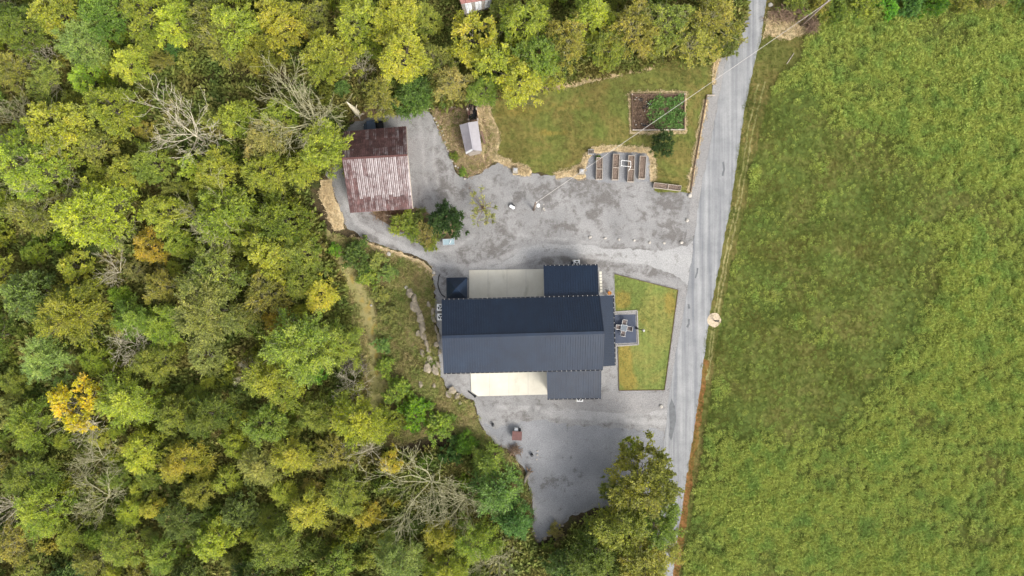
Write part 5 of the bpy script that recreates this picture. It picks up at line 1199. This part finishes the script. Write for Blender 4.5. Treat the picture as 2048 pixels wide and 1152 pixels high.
crag = [(818, 588, 14, 10), (828, 598, 12, 12), (832, 616, 15, 13), (838, 628, 13, 11), (842, 640, 11, 14), (843, 655, 12, 14), (838, 668, 9, 8), (848, 672, 9, 12), (853, 688, 9, 12), (845, 708, 11, 11), (858, 700, 7, 9), (851, 727, 8, 6), (856, 738, 12, 13), (860, 718, 8, 8), (872, 742, 10, 12), (862, 722, 7, 6), (858, 610, 6, 8), (864, 624, 7, 9), (868, 640, 6, 8), (872, 660, 6, 12), (876, 676, 6, 10), (873, 690, 8, 7), (878, 705, 7, 6), (876, 730, 8, 10), (905, 782, 12, 10), (898, 790, 9, 8), (912, 792, 10, 7), (920, 806, 8, 6), (840, 770, 9, 7), (868, 772, 9, 6)]
vert = ['at the head', 'in the upper part', 'in the middle', 'in the lower part', 'at the foot']
ORD = ['topmost', 'second from the top', 'third from the top', 'fourth from the top', 'fifth from the top', 'sixth from the top', 'seventh from the top', 'eighth from the top', 'ninth from the top', 'tenth from the top', 'eleventh from the top', 'twelfth from the top', 'thirteenth from the top', 'fourteenth from the top', 'fifteenth from the top', 'sixteenth from the top']
seen_ = {}
for i, (x, y, w, h) in enumerate(sorted(crag, key=lambda q: q[1])):
    side = 'on the left line of the bank' if x < 857 and y < 760 else 'close to the house wall' if y < 760 else 'below the house corner'
    k_ = seen_.get(side, 0); seen_[side] = k_ + 1
    rock(x, y, w * 1.6, h * 2.6, f'weathered limestone outcrop {side}, {ORD[k_]}', 6 + i % 4, 'limestone outcrops on the bank', float(tr_rng.uniform(-.1, .6)), name='outcrop', cat='rock', tall=.6)
rub = [(1062, 1085, 12, 10), (1075, 1082, 10, 8), (1088, 1078, 12, 9), (1100, 1072, 11, 8), (1112, 1080, 10, 9), (1066, 1100, 11, 10), (1082, 1096, 9, 8), (1096, 1090, 9, 7), (1058, 1110, 8, 8), (1108, 1062, 8, 6), (1124, 1052, 9, 6), (1070, 1072, 7, 6)]
for i, (x, y, w, h) in enumerate(sorted(rub, key=lambda q: q[1])): rock(x, y, w, h, 'grey rubble stone at the bottom tip of the gravel, ' + ORD[i], 6 + i % 4, 'rubble at the bottom of the gravel', name='rubble_stone', cat='stone')
edge = [(880, 255, 4), (884, 262, 5), (886, 270, 4), (890, 284, 5), (893, 295, 4), (896, 302, 5), (905, 322, 4), (911, 332, 5), (916, 335, 4), (919, 345, 4), (929, 357, 5), (868, 236, 5), (872, 244, 4), (876, 250, 4), (900, 310, 4), (924, 350, 4)]
for i, (x, y, w) in enumerate(sorted(edge, key=lambda q: q[1])): rock(x, y, w, w, 'pale edging stone between barn yard and rough grass, ' + ORD[i], i % 3, 'edging stones right of the barn yard', name='stone', cat='stone')
for i, (x, y, w, lab) in enumerate([(812, 574, 8, 'pale flat stone on the upper bank near the drive'), (742, 610, 6, 'pale stone lying on the dirt track bend'), (778, 508, 10, 'pale stone at the barn lane edge above the bank'), (867, 545, 8, 'pinkish stone at the corner between bank and drive')]): rock(x, y, w, w, lab, i % 3, 'single stones on the bank', name='stone', cat='stone')

# ------------------------------------------------------------------ small things
def condenser(px, py, lab, rz=0, dark=False):
    p = P(px, py, .75); t = thing('air_conditioner', lab, 'air conditioner', (p.x, p.y, 0), rz, 'air conditioning units round the house')
    MB().box((0, 0, .38), (.74, .74, .68)).build('casing', M['white'], t); MB().tube([(0, 0, .725), (0, 0, .74)], .29, 18).build('fan_well', M['black'], t)
    f = MB()
    for k in range(3): a = k * 2.094 + .4; f.bar((math.cos(a) * .05, math.sin(a) * .05, .75), (math.cos(a) * .26, math.sin(a) * .26, .75), .1, .012)
    f.build('fan', M['white'], t); g = MB(); pts = [(math.cos(k * math.pi / 10) * .3, math.sin(k * math.pi / 10) * .3, .75) for k in range(21)]; g.tube(pts, .025, 5, False); g.build('guard_ring', M['white'], t); MB().box((0, 0, .02), (.9, .9, .04)).build('pad', M['concrete'], t)
condenser(880, 615, 'white air conditioner at the house back corner, upper of two'); condenser(881, 634, 'white air conditioner at the house back wall, lower of two')
condenser(1153.5, 526.5, 'white air conditioner above the north wing roof'); condenser(1160, 797.5, 'white air conditioner mostly under the south wing eave')
p = P(1146, 527, .5); t = thing('utility_box', 'dark utility box beside the air conditioner of the north wing', 'utility box', (p.x, p.y, 0)); MB().box((0, 0, .3), (.5, .4, .6)).build('casing', M['trim'], t); MB().box((0, 0, .62), (.56, .46, .04)).build('lid', M['trim'], t)
for i in range(7):
    p = P(1200.8 + i * .25, 545.5 + i * 6.1); lab = ['top', 'second from top', 'third from top', 'middle', 'third from bottom', 'second from bottom', 'bottom'][i]
    o = MB().box((0, 0, .03), (.3, .3, .06)).build('stepping_stone', M['concrete']); o.location = p + Vector((0, 0, .012)); o.rotation_euler.z = .03; tag(o, f'pale square stepping stone beside the north wing, {lab} of the row', 'stepping stone', 'stepping stones beside the north wing')
p = P(1218.5, 586.5); t = thing('flower_pot', 'terracotta pot of orange flowers at the porch corner', 'flower pot', p); MB().tube([(0, 0, 0), (0, 0, .3)], [.13, .19], 12).build('pot', M['pot'], t)
fl = tuft_mesh('flowers', 120, 40, .25, .2, .14, .09, M['leaf'], 1, .5); o = link('flowers', fl, None, t); o.location.z = .28; o.color = (.5, .22, .02, 1)
# patio set
tb = P(1248, 656, .75); R10 = math.radians(-8)
t = thing('patio_table', 'square smoky glass table in the middle of the blue patio', 'table', (tb.x, tb.y, .06), R10)
MB().box((0, 0, .70), (.7, .7, .03)).build('table_top', M['tableglass'], t); mb = MB()
for a, b in (((-.36, -.36), (.36, -.36)), ((.36, -.36), (.36, .36)), ((.36, .36), (-.36, .36)), ((-.36, .36), (-.36, -.36))): mb.bar((*a, .695), (*b, .695), .04, .05)
mb.build('table_rim', M['steel'], t)
for x in (-.32, .32):
    for y in (-.32, .32): MB().box((x, y, .34), (.04, .04, .68)).build('leg', M['steel'], t)
for k, lab in enumerate(('patio chair on the house side of the glass table', 'patio chair below the glass table', 'patio chair on the lawn side of the glass table', 'patio chair above the glass table')):
    a = R10 + [math.pi, -math.pi / 2, 0, math.pi / 2][k]; c = Vector((tb.x + math.cos(a) * .62, tb.y + math.sin(a) * .62, .06))
    ch = thing('patio_chair', lab, 'chair', c, a, 'chairs around the patio table')
    MB().box((0, 0, .42), (.42, .42, .03)).build('seat', M['wicker'], ch); MB().slab([(.24, -.22, .45), (.24, .22, .45), (.34, .22, .88), (.34, -.22, .88)], .03).build('backrest', M['wicker'], ch)
    for s in (-1, 1):
        MB().tube([(-.24, s * .26, .0), (-.26, s * .26, .62), (.3, s * .26, .66), (.36, s * .25, .9)], .028, 6).build('arm_frame', M['hanger'], ch); MB().tube([(.3, s * .26, .64), (.28, s * .26, 0)], .026, 6).build('leg', M['hanger'], ch)
    MB().tube([(.36, -.25, .9), (.36, .25, .9)], .028, 6).build('top_rail', M['hanger'], ch)
p = P(1273, 656.5); t = thing('lamp_post', 'slim dark lamp post with pale head beside the blue patio', 'lamp post', p); MB().tube([(0, 0, 0), (0, 0, 4.4)], [.06, .045], 8).build('post', M['black'], t); MB().box((0, 0, .1), (.25, .25, .2)).build('base', M['black'], t); MB().tube([(0, 0, 4.4), (0, 0, 4.5), (0, 0, 4.75)], [.05, .16, .1], 8).build('lamp_head', M['hanger'], t); MB().tube([(-.02, 0, 3.7), (.1, .3, 3.75)], .03, 6).build('arm', M['black'], t)
# hose, drain pipe
t = thing('hose', 'dark curved hose lying beside the gazebo', 'hose'); t.location = P(879, 570)
pts = [P(x, y, .06) - t.location for x, y in ((880, 549), (877.5, 553), (876.5, 560), (875.5, 568), (877, 576), (880, 584), (884, 590), (890, 594))]; MB().tube(pts, .05, 6).build('tube', M['black'], t, True)
t = thing('drain_pipe', 'black drain pipe lying at the corner of the lower slab', 'pipe', P(944, 788)); MB().tube([P(936, 782, .1) - t.location, P(950, 793, .1) - t.location], .07, 8).build('tube', M['black'], t); MB().tube([P(949, 792.2, .12) - t.location, P(951.5, 794, .12) - t.location], .14, 12).build('socket', M['black'], t)
# tank, pole, wires, second pole
t = thing('gas_tank', 'small white tank lying on the gravel left of the utility pole', 'tank', P(1024, 414), math.radians(-30))
MB().tube([(-.36, 0, .24), (-.32, 0, .24), (-.25, 0, .24), (.25, 0, .24), (.32, 0, .24), (.36, 0, .24)], [.04, .14, .2, .2, .14, .04], 14).build('tank_body', M['tank'], t, True)
for x in (-.2, .2): MB().box((x, 0, .05), (.06, .32, .1)).build('foot', M['black'], t)
MB().box((.1, .22, .32), (.3, .14, .12)).box((-.05, .3, .2), (.14, .1, .3)).build('valve', M['black'], t)
ZP = 7.0
def pole(top, label, tf):
    b = P(*top, ZP); t = thing('utility_pole', label, 'utility pole', (b.x, b.y, 0)); MB().tube([(0, 0, -.3), (0, 0, ZP)], [.15, .1], 10).build('shaft', M['pole'], t, True)
    MB().tube([(.1, .05, ZP - .25), (.1, .05, ZP - .05)], .06, 8).build('insulator', M['white'], t)
    if tf: MB().tube([(.28, -.22, ZP - 1.2), (.28, -.22, ZP - .5)], .2, 12).build('meter_can', M['white'], t, True); MB().bar((.0, 0, ZP - .9), (.28, -.22, ZP - .9), .06, .06).build('bracket', M['steel'], t)
    return b
t1 = pole((1071.5, 405), 'utility pole with white can on the open gravel', True); t2 = pole((1656, 2), 'weathered utility pole leaning out of the brush at the top right', False)
def wire(a, b, sag, label, rad):
    t = thing('overhead_wire', label, 'wire', ((a + b) / 2).xy.to_3d(), 0, 'overhead wires'); pts = [a.lerp(b, k / 24) - Vector((0, 0, sag * 4 * (k / 24) * (1 - k / 24))) - t.location for k in range(25)]; MB().tube(pts, rad, 6).build('cable', M['wire'], t)
wire(t1 + Vector((.1, .05, -.05)), t2 + Vector((.1, 0, -.05)), .5, 'long pale overhead wire crossing the lawn and road between two poles', .019)
wire(t2 + Vector((.1, 0, -.3)), t2 + Vector((30, 20, 0)), .4, 'overhead wire leaving the far pole beyond the top right corner', .017)
# snag, logs
b_ = P(717, 228); t = thing('broken_snag', 'pale broken tree trunk standing behind the barn', 'dead tree', b_)
MB().tube([(0, 0, -.2), (-.02, .02, .5), (-.05, .05, 2.2), (-.1, .0, 3.8), (-.2, .1, 5.0)], [.5, .36, .27, .17, .04], 9).build('trunk', M['palebark'], t, True); MB().tube([(-.05, .05, 1.6), (.3, .5, 2.2)], [.12, .04], 5).build('stub', M['palebark'], t)
for k in range(5): a = k * 1.26; MB().tube([(math.cos(a) * .2, math.sin(a) * .2, .25), (math.cos(a) * .75, math.sin(a) * .75, -.02)], [.16, .04], 5).build('root', M['palebark'], t)
t = thing('fallen_log', 'torn pale stump and log at the edge of the lower gravel', 'log', G(1053, 955), 1.2); MB().tube([(-.9, 0, .15), (0, .08, .25), (.9, -.05, .3)], [.1, .2, .24], 8).build('trunk', M['bark'], t, True)
for k in range(5): MB().tube([(.8, 0, .3), (1.2 + .2 * math.cos(k), .6 * math.sin(k * 1.3), .3 + .3 * math.cos(k * 1.3))], [.1, .03], 5).build('root', M['brownbark'], t)
def sticks(name, lab, cat, px, py, rx, ry, n, mat, seed, L=(.6, 1.8), z=(.05, .8), rad=.022):
    r = np.random.default_rng(seed); c = G(px, py); c.z = float(terrain(c.x, c.y)); t = thing(name, lab, cat, c); mb = MB()
    for i in range(n):
        x, y = r.normal(0, rx * MPP * .5), r.normal(0, ry * MPP * .5); a = r.uniform(0, 6.28); L_ = r.uniform(*L); zz = r.uniform(*z) * math.exp(-((x / rx / MPP) ** 2 + (y / ry / MPP) ** 2)); s = r.normal(0, .18)
        d = Vector((math.cos(a), math.sin(a), s)) * L_; p0 = Vector((x, y, zz + .05)); mb.tube([p0 - d / 2, p0 + Vector((0, 0, .08)), p0 + d / 2], [rad * 1.3, rad, rad * .5], 3, False)
    o = mb.build('sticks', mat, t); o['kind'] = 'stuff'; MB().tube([(-rx * MPP * .3, .1, .3), (rx * MPP * .3, -.1, .4)], [.07, .04], 6).build('branch', M['palebark'], t)
sticks('brush_pile', 'heap of brown brush behind the tan dead grass by the road top', 'brush pile', 1582, 30, 42, 13, 420, M['brownbark'], 1, (.5, 1.7), (.1, 1.4))
sticks('brush_pile', 'thin dark brush along the upper corner of the meadow', 'brush pile', 1622, 55, 12, 14, 120, M['brownbark'], 2)
sticks('brush_pile', 'brown brush at the edge of the lower gravel near the lidded box', 'brush pile', 1030, 900, 12, 10, 130, M['brownbark'], 3, (.3, .9), (.1, .7))
sticks('brush_pile', 'dark brush below the bank corner left of the lidded box', 'brush pile', 995, 905, 14, 10, 120, M['brownbark'], 4, (.3, .9), (.1, .6))
sticks('brush_pile', 'brown brush between the shed pen and the woods', 'brush pile', 900, 215, 40, 12, 160, M['brownbark'], 5, (.3, 1.1), (.03, .3))
sticks('brush_pile', 'reddish brush at the upper edge of the lawn under the trees', 'brush pile', 1085, 165, 20, 14, 160, M['brownbark'], 6, (.4, 1.2), (.05, .7))
sticks('brush_pile', 'brown leafless brush in the bed below the barn', 'brush pile', 780, 432, 34, 10, 160, M['brownbark'], 7, (.3, 1.0), (.03, .4))
sticks('brush_pile', 'grey leafless brush beside the lower bend of the dirt track', 'brush pile', 700, 730, 30, 24, 260, M['bark'], 8, (.6, 1.6), (.1, 1.6))
def lay(px, py, px2, py2, rad, lab, mat, name='pole_on_grass', cat='pole'):
    a, b = G(px, py, .08), G(px2, py2, .08); t = thing(name, lab, cat, (a + b) / 2); MB().tube([a - t.location, b - t.location], [rad, rad * .8], 7).build('shaft', mat, t)
lay(1573.5, 128, 1588, 106, .045, 'thin pale pole lying on the mown corner by the road', M['palewood'])
lay(1556, 26, 1578, 23, .05, 'pale plank lying behind the brush pile', M['palewood'], 'plank', 'plank')
lay(876, 212, 848, 220, .06, 'pale log lying at the corner of the barn yard', M['palebark'], 'log', 'log')
lay(938, 188, 956, 184, .06, 'pale log at the wood edge above the pen', M['palebark'], 'log', 'log')
lay(660, 805, 735, 770, .07, 'pale fallen trunk beside the lower dirt track', M['palebark'], 'log', 'log')
lay(862, 690, 871, 722, .035, 'thin grey pipe running down the bank near the house', M['greywood'], 'pipe', 'pipe')
# mailbox
sheet('stone_chips', [(1428 + 13 * math.cos(a) , 640 + 15 * math.sin(a)) for a in np.linspace(0, 6.28, 17)[:-1]], .05, M['chips'], cell=.3, jit=.12, step=.2, seed=71)
0 and scatter('stone_chip_mound', 'round patch of tan stone chips about the mailbox', 'stone chips', D['stone_chips'], stones, 60, .05, .14, seed=14)
t = thing('mailbox', 'black mailbox on a post in the round patch of tan chips', 'mailbox', P(1428.5, 641)); MB().box((0, 0, .5), (.1, .1, 1.0)).build('post', M['darkwood'], t)
vs = []
sec = [(-.09, 0), (.09, 0), (.09, .12)] + [(.09 * math.cos(k), .12 + .09 * math.sin(k)) for k in (.6, 1.2, 1.9, 2.5)] + [(-.09, .12)]
n_ = len(sec); vs = [(x, y, 1.02 + z) for x in (-.25, .25) for y, z in sec]; MB().add(vs, [tuple(range(n_))[::-1], tuple(range(n_, 2 * n_))] + [(k, (k + 1) % n_, n_ + (k + 1) % n_, n_ + k) for k in range(n_)]).build('box', M['black'], t)
MB().box((.1, .1, 1.2), (.03, .012, .16)).build('flag', M['redroof'], t)
# lidded well box, pale cart
b_ = P(1034, 872, 1.0); t = thing('well_house', 'low box with sloping rust-brown lid on the lower yard', 'well house', (b_.x, b_.y, 0), -.05)
MB().box((0, 0, .4), (.95, .9, .8)).build('box', M['greywood'], t); MB().slab([(-.58, -.55, .88), (.58, -.55, .88), (.58, .55, 1.05), (-.58, .55, 1.05)], .05).build('lid', M['rustlid'], t)
MB().box((-.12, .66, .36), (.42, .26, .7)).build('pump_cover', M['tank'], t); MB().box((.32, .62, .3), (.22, .2, .6)).build('valve_box', M['black'], t)
b_ = P(897.5, 484, .8); t = thing('potting_table', 'pale blue flat table at the foot of the dense dark round tree', 'table', (b_.x, b_.y, 0), .05); MB().box((0, 0, .78), (1.35, .68, .05)).build('table_top', M['paleblue'], t); mb = MB()
for s in (-1, 1): mb.box((0, s * .35, .8), (1.42, .05, .08)); mb.box((s * .69, 0, .8), (.05, .65, .08))
mb.build('rim', M['steel'], t)
for x in (-.6, .6):
    for y in (-.28, .28): MB().box((x, y, .38), (.06, .06, .76)).build('leg', M['steel'], t)
MB().bar((.1, -.2, .85), (.3, .2, .95), .05, .05).build('handle', M['white'], t)
for x, y, lab in ((986, 849, 'small dark bucket left of the lidded well box'), (1063.5, 909, 'dark bucket on the lower gravel beside white stones')):
    t = thing('bucket', lab, 'bucket', P(x, y), 0, 'dark buckets on the lower gravel'); MB().tube([(0, 0, 0), (0, 0, .35), (0, 0, .3), (0, 0, .04)], [.15, .19, .17, .14], 12, False).build('pail', M['black'], t, True); MB().tube([(-.19, 0, .34), (0, 0, .46), (.19, 0, .34)], .012, 5).build('handle', M['steel'], t)
